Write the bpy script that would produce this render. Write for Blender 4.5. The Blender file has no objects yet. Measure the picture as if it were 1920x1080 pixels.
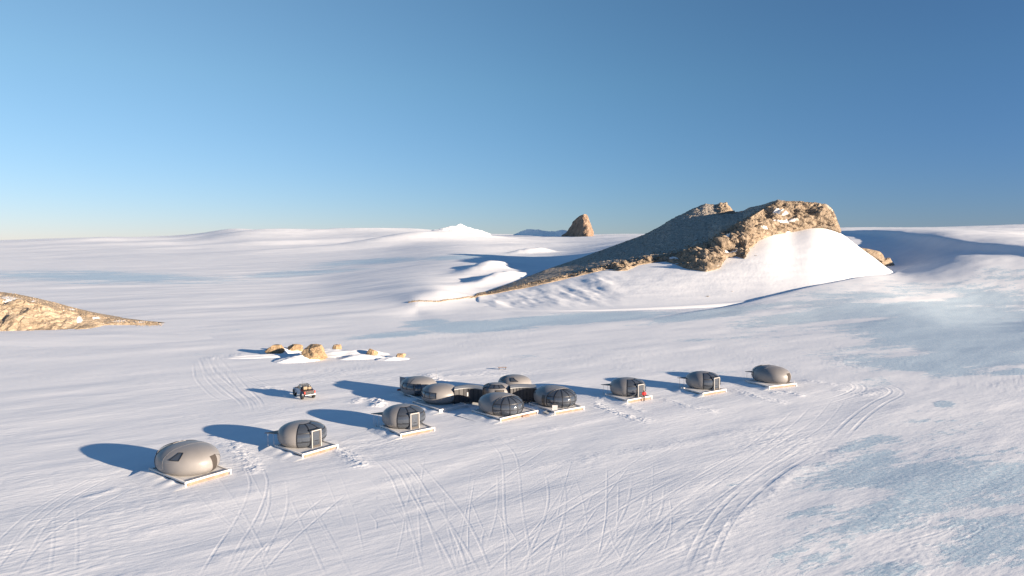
import bpy, bmesh, math, random
import numpy as np
from mathutils import Vector, Matrix
R = math.radians
scene = bpy.context.scene
COL = scene.collection

# ------------------------------------------------------------------ camera, sky, sun, exposure
CAM_H, F, W0, H0, HORIZ = 25.0, 1280.0, 1920.0, 1080.0, 455.0
PITCH = math.atan((H0 / 2 - HORIZ) / F)
cam_d = bpy.data.cameras.new('camera'); cam = bpy.data.objects.new('camera', cam_d); COL.objects.link(cam)
cam_d.sensor_width = 36; cam_d.lens = 24; cam_d.clip_start = .5; cam_d.clip_end = 60000
cam.location = (0, 0, CAM_H); cam.rotation_euler = (math.pi / 2 - PITCH, 0, 0)
scene.camera = cam

SUN_EL = R(9.6)
SUN_AZ = math.atan2(.872, -.489)           # clockwise from +Y (the view direction)
SX, SY = math.sin(SUN_AZ), math.cos(SUN_AZ)
world = bpy.data.worlds.new('World'); scene.world = world; world.use_nodes = True
wn = world.node_tree; bg = wn.nodes['Background']
sky = wn.nodes.new('ShaderNodeTexSky'); sky.sky_type = 'NISHITA'; sky.sun_disc = False
sky.sun_elevation = SUN_EL; sky.sun_rotation = SUN_AZ
sky.altitude = 1500; sky.air_density = 1.0; sky.dust_density = 0.0; sky.ozone_density = 5.0
# sky colour tinted by angle to the sun, darkest side-on as if polarised
wtc = wn.nodes.new('ShaderNodeTexCoord'); wdot = wn.nodes.new('ShaderNodeVectorMath'); wdot.operation = 'DOT_PRODUCT'
wn.links.new(wtc.outputs['Generated'], wdot.inputs[0]); wdot.inputs[1].default_value = (SX * math.cos(SUN_EL), SY * math.cos(SUN_EL), math.sin(SUN_EL))
wr = wn.nodes.new('ShaderNodeValToRGB'); wr.color_ramp.interpolation = 'B_SPLINE'
wadd = wn.nodes.new('ShaderNodeMath'); wadd.operation = 'MULTIPLY_ADD'; wadd.inputs[1].default_value = .5; wadd.inputs[2].default_value = .5
wn.links.new(wdot.outputs['Value'], wadd.inputs[0]); wn.links.new(wadd.outputs[0], wr.inputs[0])
e = wr.color_ramp.elements; e[0].position = .0; e[0].color = (1, .82, .65, 1); e[1].position = 1; e[1].color = (.5, .5, .5, 1)
for p_, v_ in ((.08, (1, .82, .66)), (.27, (.69, .69, .62)), (.41, (.56, .58, .55)), (.55, (.41, .45, .49)), (.70, (.41, .45, .49))):
    q_ = e.new(p_); q_.color = (*v_, 1)
wmix = wn.nodes.new('ShaderNodeMix'); wmix.data_type = 'RGBA'; wmix.blend_type = 'MULTIPLY'; wmix.inputs[0].default_value = 1
wn.links.new(wr.outputs[0], wmix.inputs[7])
wg = wn.nodes.new('ShaderNodeGamma'); wg.inputs[1].default_value = .8; wn.links.new(sky.outputs[0], wg.inputs[0])
wn.links.new(wg.outputs[0], wmix.inputs[6]); wsep = wn.nodes.new('ShaderNodeSeparateXYZ'); wn.links.new(wtc.outputs['Generated'], wsep.inputs[0])
wz = wn.nodes.new('ShaderNodeValToRGB'); wn.links.new(wsep.outputs[2], wz.inputs[0]); z_ = wz.color_ramp.elements
z_[0].position = .0; z_[0].color = (.84, .80, 1, 1); z_[1].position = .22; z_[1].color = (1, 1, 1, 1)     # colour tint over the low sky, cutting its red and green
wm2 = wn.nodes.new('ShaderNodeMix'); wm2.data_type = 'RGBA'; wm2.blend_type = 'MULTIPLY'; wm2.inputs[0].default_value = 1
wn.links.new(wmix.outputs[2], wm2.inputs[6]); wn.links.new(wz.outputs[0], wm2.inputs[7]); wn.links.new(wm2.outputs[2], bg.inputs[0]); bg.inputs[1].default_value = .121
sun_d = bpy.data.lights.new('sun', 'SUN'); sun_d.energy = 4.6; sun_d.angle = R(.53); sun_d.color = (1, .82, .63)
sun = bpy.data.objects.new('sun', sun_d); COL.objects.link(sun)
sun.rotation_euler = Vector((SX * math.cos(SUN_EL), SY * math.cos(SUN_EL), math.sin(SUN_EL))).to_track_quat('Z', 'Y').to_euler()
scene.view_settings.view_transform = 'Standard'; scene.view_settings.look = 'None'
scene.view_settings.exposure = 1.48; scene.view_settings.gamma = 1
scene.cycles.max_bounces = 8; scene.cycles.diffuse_bounces = 5; scene.cycles.glossy_bounces = 3

# ------------------------------------------------------------------ pixel <-> world
CP, SP = math.cos(PITCH), math.sin(PITCH)
def ray(px, py):
    a, b = (px - W0 / 2) / F, (H0 / 2 - py) / F
    return np.array([a, CP + b * SP, -SP + b * CP])
def at(px, py, Y):                          # point at distance Y (along the ground) seen at a pixel of the 1920 frame
    d = ray(px, py); t = Y / d[1]
    return np.array([d[0] * t, Y, CAM_H + d[2] * t])
def gr(px, py, z=0.0):                      # point at height z seen at a pixel
    d = ray(px, py); t = (z - CAM_H) / d[2]
    return np.array([d[0] * t, d[1] * t, z])
def proj(x, y, z):
    f_ = y * CP - (z - CAM_H) * SP; u_ = y * SP + (z - CAM_H) * CP
    f_ = np.where(f_ > .1, f_, .1)
    return W0 / 2 + F * x / f_, H0 / 2 - F * u_ / f_

# ------------------------------------------------------------------ noise
_T = [np.random.default_rng(k).random((256, 256)) for k in range(6)]
_T3 = np.random.default_rng(77).random((64, 64, 64))
def vn(x, y, s=0):
    t = _T[s % 6]; xi = np.floor(x).astype(np.int64); yi = np.floor(y).astype(np.int64)
    fx = x - xi; fy = y - yi; fx = fx * fx * fx * (fx * (fx * 6 - 15) + 10); fy = fy * fy * fy * (fy * (fy * 6 - 15) + 10)
    a = t[xi & 255, yi & 255]; b = t[(xi + 1) & 255, yi & 255]; c = t[xi & 255, (yi + 1) & 255]; d = t[(xi + 1) & 255, (yi + 1) & 255]
    return (a + (b - a) * fx + (c - a) * fy + (a - b - c + d) * fx * fy) * 2 - 1
def fbm(x, y, o=4, s=0, g=.5):
    r = 0; a = 1; n = 0
    for k in range(o):
        r = r + a * vn(x + 17.3 * k, y - 9.1 * k, s + k); n += a; a *= g; x = x * 2.03; y = y * 2.03
    return r / n
def vn3(p):
    i = np.floor(p).astype(np.int64); f = p - i; f = f * f * (3 - 2 * f); r = 0
    for dx in (0, 1):
        for dy in (0, 1):
            for dz in (0, 1):
                w = (f[:, 0] if dx else 1 - f[:, 0]) * (f[:, 1] if dy else 1 - f[:, 1]) * (f[:, 2] if dz else 1 - f[:, 2])
                r = r + w * _T3[(i[:, 0] + dx) & 63, (i[:, 1] + dy) & 63, (i[:, 2] + dz) & 63]
    return r * 2 - 1
def fbm3(p, o=4, g=.5, ridged=False):
    r = 0; a = 1; n = 0
    for k in range(o):
        v = vn3(p + 11.7 * k)
        if ridged: v = 1 - 2 * np.abs(v)
        r = r + a * v; n += a; a *= g; p = p * 2.07
    return r / n
def worley3(p, jit=.9):                     # distance to nearest, second nearest and an id per cell
    i = np.floor(p).astype(np.int64); d1 = np.full(len(p), 9.); d2 = np.full(len(p), 9.); cid = np.zeros(len(p))
    for dx in (-1, 0, 1):
        for dy in (-1, 0, 1):
            for dz in (-1, 0, 1):
                c = i + np.array([dx, dy, dz]); a, b, e = c[:, 0] & 63, c[:, 1] & 63, c[:, 2] & 63
                q = c + np.stack([_T3[a, b, e], _T3[b, e, a], _T3[e, a, b]], 1) * jit
                d = np.sqrt(((p - q) ** 2).sum(1)); m = d < d1
                d2 = np.where(m, d1, np.minimum(d2, d)); cid = np.where(m, _T3[a, e, b], cid); d1 = np.where(m, d, d1)
    return d1, d2, cid
_q1 = np.array([[.80, .48, -.36], [-.60, .64, -.48], [0., .60, .80]])
def facets(p, jit=1.):                       # broken, angular relief: distance to scattered points in a boxy metric, so every side is a flat face
    p = p @ _q1; i = np.floor(p).astype(np.int64); d1 = np.full(len(p), 9.)
    for dx in (-1, 0, 1):
        for dy in (-1, 0, 1):
            for dz in (-1, 0, 1):
                c = i + np.array([dx, dy, dz]); a, b, e = c[:, 0] & 63, c[:, 1] & 63, c[:, 2] & 63
                q = c + np.stack([_T3[a, b, e], _T3[b, e, a], _T3[e, a, b]], 1) * jit; w = np.abs(p - q)
                d1 = np.minimum(d1, np.maximum(w.sum(1) * .62, w.max(1)) + .35 * _T3[a, e, b])
    return .62 - d1
def sstep(a, b, x):
    t = np.clip((x - a) / (b - a), 0, 1); return t * t * (3 - 2 * t)

# ------------------------------------------------------------------ object helpers
def tag(o, label=None, cat=None, group=None, kind=None):
    if label: o['label'] = label
    if cat: o['category'] = cat
    if group: o['group'] = group
    if kind: o['kind'] = kind
    return o
def empty(name, loc=(0, 0, 0), rz=0):
    o = bpy.data.objects.new(name, None); COL.objects.link(o); o.location = loc; o.rotation_euler = (0, 0, rz); o.empty_display_size = .3
    return o
def grid_mesh(name, P, mat, parent=None, attrs=None, smooth=True, wrap=False):   # P: rows x cols x 3
    n, m, _ = P.shape
    me = bpy.data.meshes.new(name); me.vertices.add(n * m); me.vertices.foreach_set('co', P.reshape(-1).astype(np.float32))
    i = np.arange(n * m).reshape(n, m)
    if wrap: i = np.concatenate([i, i[:, :1]], 1)
    q = np.stack([i[:-1, :-1], i[:-1, 1:], i[1:, 1:], i[1:, :-1]], -1).reshape(-1, 4)
    k = len(q); me.loops.add(k * 4); me.loops.foreach_set('vertex_index', q.reshape(-1).astype(np.int32))
    me.polygons.add(k); me.polygons.foreach_set('loop_start', np.arange(0, k * 4, 4, dtype=np.int32))
    try: me.polygons.foreach_set('loop_total', np.full(k, 4, dtype=np.int32))
    except Exception: pass
    me.polygons.foreach_set('use_smooth', np.full(k, smooth))
    me.update(calc_edges=True)
    for an, v in (attrs or {}).items():
        a = me.attributes.new(an, 'FLOAT', 'POINT'); a.data.foreach_set('value', v.reshape(-1).astype(np.float32))
    me.materials.append(mat)
    o = bpy.data.objects.new(name, me); COL.objects.link(o)
    if parent: o.parent = parent
    return o
class MB:                                    # collects pieces of ONE mesh
    def __init__(s): s.bm = bmesh.new()
    def box(s, c, d, rz=0, bev=0, M=None):
        r = bmesh.ops.create_cube(s.bm, size=1)
        m = (M or Matrix()) @ Matrix.Translation(c) @ Matrix.Rotation(rz, 4, 'Z') @ Matrix.Diagonal((*d, 1))
        bmesh.ops.transform(s.bm, matrix=m, verts=r['verts'])
        if bev:
            e = list({e for v in r['verts'] for e in v.link_edges})
            bmesh.ops.bevel(s.bm, geom=e, offset=bev, segments=2, affect='EDGES', profile=.5)
        return s
    def cyl(s, p, q, r1, r2=None, seg=12, caps=True):
        p = Vector(p); q = Vector(q); r2 = r1 if r2 is None else r2
        d = q - p
        r = bmesh.ops.create_cone(s.bm, cap_ends=caps, segments=seg, radius1=r1, radius2=r2, depth=d.length)
        m = Matrix.Translation((p + q) / 2) @ d.to_track_quat('Z', 'Y').to_matrix().to_4x4()
        bmesh.ops.transform(s.bm, matrix=m, verts=r['verts']); return s
    def ball(s, c, d, sub=2):
        r = bmesh.ops.create_icosphere(s.bm, subdivisions=sub, radius=1)
        bmesh.ops.transform(s.bm, matrix=Matrix.Translation(c) @ Matrix.Diagonal((*d, 1)), verts=r['verts']); return s
    def poly(s, pts):
        s.bm.faces.new([s.bm.verts.new(p) for p in pts]); return s
    def prism(s, pts, axis, a, b):           # 2D outline pushed along an axis
        def P(u, v, w): return (w, u, v) if axis == 0 else (u, w, v) if axis == 1 else (u, v, w)
        A = [s.bm.verts.new(P(u, v, a)) for u, v in pts]; B = [s.bm.verts.new(P(u, v, b)) for u, v in pts]
        s.bm.faces.new(A); s.bm.faces.new(B[::-1]); n = len(pts)
        for i in range(n): s.bm.faces.new([A[i], B[i], B[(i + 1) % n], A[(i + 1) % n]][::-1])
        return s
    def grid(s, P, wrap=False, flip=False):
        n, m = len(P), len(P[0]); V = [[s.bm.verts.new(tuple(P[i][j])) for j in range(m)] for i in range(n)]
        for i in range(n - 1):
            for j in range(m if wrap else m - 1):
                f = [V[i][j], V[i][(j + 1) % m], V[i + 1][(j + 1) % m], V[i + 1][j]]
                if len({tuple(v.co) for v in f}) < 3: continue
                s.bm.faces.new(f[::-1] if flip else f)
        return s
    def build(s, name, mat, parent=None, smooth=False, weld=False, auto=None):
        if weld: bmesh.ops.remove_doubles(s.bm, verts=s.bm.verts, dist=1e-4)
        bmesh.ops.recalc_face_normals(s.bm, faces=s.bm.faces)
        me = bpy.data.meshes.new(name); s.bm.to_mesh(me); s.bm.free(); me.materials.append(mat)
        if smooth: me.shade_smooth()
        if auto is not None: me.set_sharp_from_angle(angle=R(auto))
        o = bpy.data.objects.new(name, me); COL.objects.link(o)
        if parent: o.parent = parent
        return o
def children(o): return [c for c in bpy.data.objects if c.parent == o]
def copy_tree(o, parent=None):
    c = o.copy(); COL.objects.link(c); c.parent = parent
    for ch in children(o): copy_tree(ch, c)
    return c

# ------------------------------------------------------------------ materials
class NT:
    def __init__(s, name):
        s.m = bpy.data.materials.new(name); s.m.use_nodes = True; s.t = s.m.node_tree; s.b = s.t.nodes['Principled BSDF']
    def n(s, typ, **k):
        o = s.t.nodes.new(typ)
        for a, v in k.items():
            if a.startswith('i_'): o.inputs[a[2:].replace('_', ' ')].default_value = v
            else: setattr(o, a, v)
        return o
    def l(s, a, b): s.t.links.new(a, b)
    def noise(s, vec, scale, detail=4, rough=.5, **k):
        o = s.n('ShaderNodeTexNoise', i_Scale=scale, i_Detail=detail, i_Roughness=rough, **k); s.l(vec, o.inputs['Vector']); return o.outputs['Fac']
    def math(s, op, a, b=None, clamp=False):
        o = s.n('ShaderNodeMath', operation=op); o.use_clamp = clamp
        for i, v in enumerate((a, b)):
            if v is None: continue
            if isinstance(v, (int, float)): o.inputs[i].default_value = v
            else: s.l(v, o.inputs[i])
        return o.outputs[0]
    def ramp(s, fac, stops):
        o = s.n('ShaderNodeValToRGB'); e = o.color_ramp.elements
        while len(e) < len(stops): e.new(.5)
        for el, (p, c) in zip(e, stops): el.position = p; el.color = (*c, 1) if len(c) == 3 else c
        s.l(fac, o.inputs[0]); return o.outputs[0]
    def mix(s, fac, a, b):
        o = s.n('ShaderNodeMix', data_type='RGBA')
        for i, v in ((0, fac), (6, a), (7, b)):
            if isinstance(v, (int, float)): o.inputs[i].default_value = v
            elif isinstance(v, tuple): o.inputs[i].default_value = (*v, 1)
            else: s.l(v, o.inputs[i])
        return o.outputs[2]
    def bump(s, h, strength, dist, nrm=None):
        o = s.n('ShaderNodeBump', i_Strength=strength, i_Distance=dist); s.l(h, o.inputs['Height'])
        if nrm: s.l(nrm, o.inputs['Normal'])
        return o.outputs[0]
    def maprange(s, v, a, b, c=0., d=1.):
        o = s.n('ShaderNodeMapRange'); s.l(v, o.inputs[0])
        for i, x in enumerate((a, b, c, d)): o.inputs[i + 1].default_value = x
        return o.outputs[0]
def simple(name, col, rough=.5, metal=0., var=.12, scale=3., coat=0., bump=0.):
    m = NT(name); tc = m.n('ShaderNodeTexCoord').outputs['Object']
    f = m.noise(tc, scale, 4, .6)
    lo = tuple(max(0, c * (1 - var)) for c in col); hi = tuple(min(1, c * (1 + var)) for c in col)
    m.l(m.ramp(f, [(.3, lo), (.7, hi)]), m.b.inputs['Base Color'])
    m.b.inputs['Roughness'].default_value = rough; m.b.inputs['Metallic'].default_value = metal
    m.b.inputs['Coat Weight'].default_value = coat
    if bump: m.l(m.bump(m.noise(tc, scale * 6, 3), bump, .02), m.b.inputs['Normal'])
    return m.m
def scaled(m, vec, sc, rot=0):
    if rot:
        q = m.n('ShaderNodeMapping'); q.inputs['Rotation'].default_value = (0, 0, -rot); m.l(vec, q.inputs['Vector']); vec = q.outputs[0]
    o = m.n('ShaderNodeMapping'); o.inputs['Scale'].default_value = sc; m.l(vec, o.inputs['Vector']); return o.outputs[0]

def snow_mat():
    m = NT('snow'); pos = m.n('ShaderNodeNewGeometry').outputs['Position']
    ice = m.n('ShaderNodeAttribute', attribute_name='ice').outputs['Fac']
    packed = m.n('ShaderNodeAttribute', attribute_name='packed').outputs['Fac']
    wind = R(32)
    pw = scaled(m, pos, (.35, 1.3, 1), wind)
    n_break = m.noise(scaled(m, pos, (.4, 1.2, 1), R(26)), 1.1, 6, .72)
    n_big = m.noise(scaled(m, pos, (.22, 1., 1), R(24)), .16, 7, .68)
    n_break = m.math('ADD', m.math('MULTIPLY', n_break, .5), m.math('MULTIPLY', n_big, .5))
    ic = m.math('ADD', ice, m.math('MULTIPLY', m.math('SUBTRACT', n_break, .5), 2.4))
    ic = m.maprange(ic, .45, .58)
    speck = m.noise(pos, 2.6, 5, .8)
    snow = m.mix(m.maprange(m.noise(pw, .09, 5, .55), .35, .65), (.82, .84, .87), (.88, .89, .91))
    icec = m.ramp(speck, [(.36, (.33, .50, .62)), (.5, (.50, .65, .74)), (.62, (.78, .83, .86))])
    col = m.mix(m.math('MULTIPLY', ic, .82), snow, icec)
    m.l(col, m.b.inputs['Base Color'])
    m.l(m.maprange(ic, 0, 1, .75, .42), m.b.inputs['Roughness'])
    m.b.inputs['Specular IOR Level'].default_value = .25
    n1 = m.noise(pw, 1.4, 6, .62); n2 = m.noise(pos, 5., 4, .7)
    h = m.math('ADD', m.math('MULTIPLY', n1, 1.), m.math('MULTIPLY', n2, .22))
    amp = m.math('SUBTRACT', 1., m.math('MULTIPLY', packed, .8))
    h = m.math('MULTIPLY', h, amp)
    h2 = m.math('ADD', h, m.math('MULTIPLY', m.math('MULTIPLY', speck, ic), .55))
    m.l(m.bump(h2, .33, .10), m.b.inputs['Normal'])
    return m.m
def rock_mat(name, base, dark, snowy=0., scale=1., crk=.45):
    m = NT(name); g = m.n('ShaderNodeNewGeometry'); pos = g.outputs['Position']
    n1 = m.noise(pos, .10 * scale, 6, .65); n2 = m.noise(scaled(m, pos, (.5, .5, 2.2), 0), .5 * scale, 6, .7)
    vor = m.n('ShaderNodeTexVoronoi', feature='DISTANCE_TO_EDGE', i_Scale=.16 * scale)
    dist = m.n('ShaderNodeMix', data_type='VECTOR'); dist.inputs[0].default_value = .12
    nz = m.n('ShaderNodeTexNoise', i_Scale=.25 * scale, i_Detail=5.); m.l(pos, nz.inputs['Vector'])
    sc_ = m.n('ShaderNodeVectorMath', operation='MULTIPLY'); m.l(nz.outputs['Color'], sc_.inputs[0]); sc_.inputs[1].default_value = (22 / scale,) * 3
    ad = m.n('ShaderNodeVectorMath', operation='ADD'); m.l(pos, ad.inputs[0]); m.l(sc_.outputs[0], ad.inputs[1])
    m.l(ad.outputs[0], vor.inputs['Vector'])
    crack = m.maprange(vor.outputs['Distance'], 0., .045)
    c = m.mix(m.maprange(n1, .38, .6), tuple(x * 1.12 for x in base), tuple(x * .68 for x in base))
    c = m.mix(m.maprange(n2, .45, .68), c, dark)
    c = m.mix(m.maprange(m.noise(pos, .8 * scale, 5, .7), .5, .8), c, tuple(min(1, x * 1.35) for x in base))
    c = m.mix(crack, tuple(x * crk for x in dark), c)
    tal = m.n('ShaderNodeAttribute', attribute_name='talus').outputs['Fac']
    c = m.mix(tal, c, m.ramp(m.noise(pos, .45 * scale, 8, .85), [(.36, (.17, .15, .125)), (.5, (.42, .355, .285)), (.62, (.66, .60, .53))]))
    sn = m.n('ShaderNodeAttribute', attribute_name='snow').outputs['Fac']
    sp = m.n('ShaderNodeSeparateXYZ'); m.l(g.outputs['Normal'], sp.inputs[0])
    up = m.maprange(sp.outputs[2], .35, .9)
    s1 = m.math('MULTIPLY', up, m.maprange(m.noise(pos, .55 * scale, 5, .75), .60 - snowy, .66 - snowy))
    s1 = m.math('MULTIPLY', s1, m.math('SUBTRACT', 1., m.math('MULTIPLY', tal, .75)))
    s2 = m.maprange(m.math('ADD', sn, m.math('MULTIPLY', m.math('SUBTRACT', m.noise(pos, .55 * scale, 6, .75), .5), 2.6)), .45, .55)
    c = m.mix(m.math('MAXIMUM', s1, s2), c, (.82, .82, .82))
    m.l(c, m.b.inputs['Base Color']); m.b.inputs['Roughness'].default_value = .9; m.b.inputs['Specular IOR Level'].default_value = .2
    h = m.math('ADD', m.math('MULTIPLY', n2, 1.), m.math('MULTIPLY', crack, .4)); h = m.math('ADD', h, m.math('MULTIPLY', m.noise(pos, 2.2 * scale, 6, .75), .5))
    m.l(m.bump(h, .6, .7 / scale), m.b.inputs['Normal'])
    return m.m
M = {}
M['snow'] = snow_mat()
M['rock'] = rock_mat('tan_rock', (.36, .285, .21), (.22, .17, .125), -.02)
M['rock_small'] = rock_mat('boulder_rock', (.46, .33, .20), (.30, .20, .12), -.06, 1.6, .9)
M['rock_red'] = rock_mat('reddish_rock', (.34, .245, .18), (.21, .145, .105), -.2, .35)
# ------------------------------------------------------------------ the ice sheet: one heightfield reaching the horizon
CTRL = [  # px, py, distance
 (0,600,225),(0,560,305),(0,520,490),(0,500,700),(0,475,1300),(0,455,2400),(0,447.5,3600),
 (200,560,305),(200,520,490),(200,500,700),(200,472,1300),(200,452,2300),(200,443.5,3400),
 (330,442,3300),(400,470,1250),(400,500,690),(400,530,430),(400,560,303),(380,448,2500),
 (430,431.5,2900),(480,432,2950),(540,436,3000),(470,452,1900),(620,434,3000),(700,433,3000),(780,433,3000),
 (600,470,1150),(600,500,650),(600,530,430),(600,560,300),(650,452,1800),
 (750,470,1000),(750,500,560),(750,535,350),(750,569,262),(820,545,300),(860,536,360),(780,547,300),(780,450,1500),
 (860,455,1200),(880,476,760),(880,500,500),(880,530,395),(860,441,2200),(960,442,3000),(900,440,3000),
 (920,575,262),(820,565,268),(862,560,286),(780,568,258),(905,554,314),(842,578,254),
 (960,515,420),(960,492,600),(960,472,900),(960,460,1200),(960,449,1700),
 (1050,500,560),(1050,482,700),(1050,466,1000),(1050,455,1500),(1060,442,3000),
 (1150,470,660),(1150,459,900),(1150,450,1400),(1180,441,2500),
 (1300,450,600),(1300,440,2500),(1450,440,700),(1450,433,2600),
 (1590,435,800),(1600,429,1600),(1600,428,3000),
 (1690,519,388),(1600,536,327),(1486,556,288),(1640,528,350),(1690,485,500),(1690,443,640),(1700,432,1200),(1700,427,3000),
 (1760,505,392),(1760,478,465),(1760,453,540),(1760,434,900),
 (1840,560,303),(1840,490,398),(1840,468,462),(1840,438,900),(1840,424,3000),
 (1920,560,303),(1920,503,372),(1920,474,425),(1920,440,900),(1920,421,3000),
 (2100,421,3000),(2100,468,900),(2100,490,372),(-200,448,3500),(-200,520,490),(-200,560,305),
]
pts = [at(*c) for c in CTRL]
for px in (1000, 1100, 1200, 1300):          # level ice under the ridge and its snow slope
    for Y in (262, 330): pts.append(np.array([(px - 960) / F * Y, Y, 0.]))
for a in range(-56, 57, 8):
    for r in (130, 200, 250): pts.append(np.array([math.sin(R(a)) * r, math.cos(R(a)) * r, 0.]))
for px, Y, z in ((2100, 300, 0), (2300, 400, 14), (2300, 300, 0), (-300, 250, 0), (-300, 1200, 10), (2400, 1200, 40)):
    pts.append(np.array([(px - 960) / F * Y, Y, z]))
pts = np.array(pts)
KR = 15.
def tp(x, y): return np.degrees(np.arctan2(x, y)), KR * np.log(np.hypot(x, y))
def U(r2): return np.where(r2 > 0, r2 * np.log(r2 + 1e-12), 0)
ca, cr = tp(pts[:, 0], pts[:, 1]); nC = len(pts)
A = np.zeros((nC + 3, nC + 3)); A[:nC, :nC] = U((ca[:, None] - ca) ** 2 + (cr[:, None] - cr) ** 2) + np.eye(nC) * .5
A[:nC, nC:] = np.stack([np.ones(nC), ca, cr], 1); A[nC:, :nC] = A[:nC, nC:].T
WT = np.linalg.solve(A, np.concatenate([pts[:, 2], [0, 0, 0]]))
def tps(a, lr):
    o = np.empty(a.shape); af, lf, of = a.ravel(), lr.ravel(), o.ravel()
    for s in range(0, len(af), 40000):
        A_, L_ = af[s:s + 40000], lf[s:s + 40000]
        of[s:s + 40000] = U((A_[:, None] - ca) ** 2 + (L_[:, None] - cr) ** 2) @ WT[:nC] + WT[nC] + WT[nC + 1] * A_ + WT[nC + 2] * L_
    return of.reshape(a.shape)

az = np.concatenate([np.linspace(-180, -44, 50)[:-1], np.arange(-44, 44, .058), np.linspace(44, 180, 50)])
rr = np.concatenate([np.geomspace(2, 46, 26)[:-1], np.arange(46, 136, .125), np.geomspace(136, 9500, 470)])
nR, nA = len(rr), len(az)
# base height on a coarser lattice, then linear upsampling along both axes
ia = np.unique(np.concatenate([np.arange(0, nA, 4), [nA - 1]])); ir = np.unique(np.concatenate([np.arange(0, nR, 3), [nR - 1]]))
azc = np.clip(az[ia], -50, 50); lc = np.clip(KR * np.log(rr[ir]), None, KR * math.log(4000))
Zc = tps(np.broadcast_to(azc, (len(ir), len(ia))).copy(), np.broadcast_to(lc[:, None], (len(ir), len(ia))).copy())
Zc = Zc * sstep(200, 262, rr[ir])[:, None]
gen = np.interp(rr[ir], [0, 300, 1200, 4000, 9500], [0, 1, 20, 60, 80])[:, None]
wout = sstep(43, 70, np.abs(az[ia]))[None, :]
Zc = Zc * (1 - wout) + gen * wout
far_ = sstep(3200, 9000, rr[ir])[:, None]; Zc = Zc - far_ * 60
Z1 = np.stack([np.interp(az, az[ia], Zc[k]) for k in range(len(ir))])
Zb = np.empty((nR, nA)); lr_ = np.log(rr)
for k in range(nA): Zb[:, k] = np.interp(lr_, lr_[ir], Z1[:, k])
AZ, RR = np.meshgrid(np.radians(az), rr); X = np.sin(AZ) * RR; Y = np.cos(AZ) * RR
Zbase = Zb.copy()
PX, PY = proj(X, Y, Zbase); PY = np.where(Y < 1, 3000, PY)

def pl_dist(poly):                          # distance to a world polyline and the position along it
    bd = np.full(X.shape, 1e9); bt = np.zeros(X.shape); side = np.zeros(X.shape); n = len(poly) - 1
    for k in range(n):
        (x0, y0), (x1, y1) = poly[k][:2], poly[k + 1][:2]; dx, dy = x1 - x0, y1 - y0; L2 = dx * dx + dy * dy
        t = np.clip(((X - x0) * dx + (Y - y0) * dy) / L2, 0, 1); d = np.hypot(X - x0 - t * dx, Y - y0 - t * dy); m = d < bd
        bd = np.where(m, d, bd); bt = np.where(m, (k + t) / n, bt); side = np.where(m, np.sign(dx * (Y - y0) - dy * (X - x0)), side)
    return bd, bt, side

# wind-formed undulation, in a few sizes
wx, wy = math.cos(R(32)), math.sin(R(32))
U_ = X * wx + Y * wy; V_ = -X * wy + Y * wx
near = 1 - sstep(150, 400, RR)
Z = Zb + .15 * fbm(U_ / 26, V_ / 9, 3, 1) * near * sstep(40, 60, RR)
Z += .014 * fbm(U_ / 4.2, V_ / 1.1, 4, 2) * near
Z += sstep(150, 300, RR) * (.55 * fbm(U_ / 60, V_ / 22, 4, 3)) + sstep(500, 1500, RR) * 5.5 * fbm(X / 420, Y / 260, 4, 4) * (1 - sstep(3000, 6000, RR))
rough = np.clip(fbm(X / 18, Y / 14, 3, 5) * 1.6, 0, 1)
ripple = np.abs(fbm(U_ / 1.5, V_ / .55, 2, 3))
Z += .035 * rough * near * ripple

# tracks: worn into the height grid
TD = .105
GZ = np.zeros_like(Z); PK = np.zeros_like(Z)
i0 = int(np.searchsorted(az, -44)); daz = .058; r0 = int(np.searchsorted(rr, 46))
def smooth_line(P, step=.05):
    P = np.array(P, float); seg = np.hypot(*(P[1:] - P[:-1]).T); s = np.concatenate([[0], np.cumsum(seg)])
    n = max(8, int(s[-1] / 2)); t = np.linspace(0, s[-1], n); Q = np.stack([np.interp(t, s, P[:, 0]), np.interp(t, s, P[:, 1])], 1)
    for _ in range(max(2, n // 6)): Q[1:-1] = (Q[:-2] + 2 * Q[1:-1] + Q[2:]) / 4
    seg = np.hypot(*(Q[1:] - Q[:-1]).T); s = np.concatenate([[0], np.cumsum(seg)]); t = np.arange(0, s[-1], step)
    return np.stack([np.interp(t, s, Q[:, 0]), np.interp(t, s, Q[:, 1])], 1)
def stamp(xs, ys, dz, arr=None, mode='add'):
    a = np.degrees(np.arctan2(xs, ys)); r = np.hypot(xs, ys)
    c = np.rint((a + 44) / daz).astype(int) + i0; w = np.rint(np.interp(r, rr, np.arange(nR))).astype(int)
    m = (a > -43.9) & (a < 43.8) & (r > 46) & (r < 400)
    arr = GZ if arr is None else arr
    c, w, dz = c[m], w[m], dz[m]
    if mode == 'min': np.minimum.at(arr, (w, c), dz)
    else: np.maximum.at(arr, (w, c), dz)
GP = np.zeros_like(Z)
_trk = random.Random(4)
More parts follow.
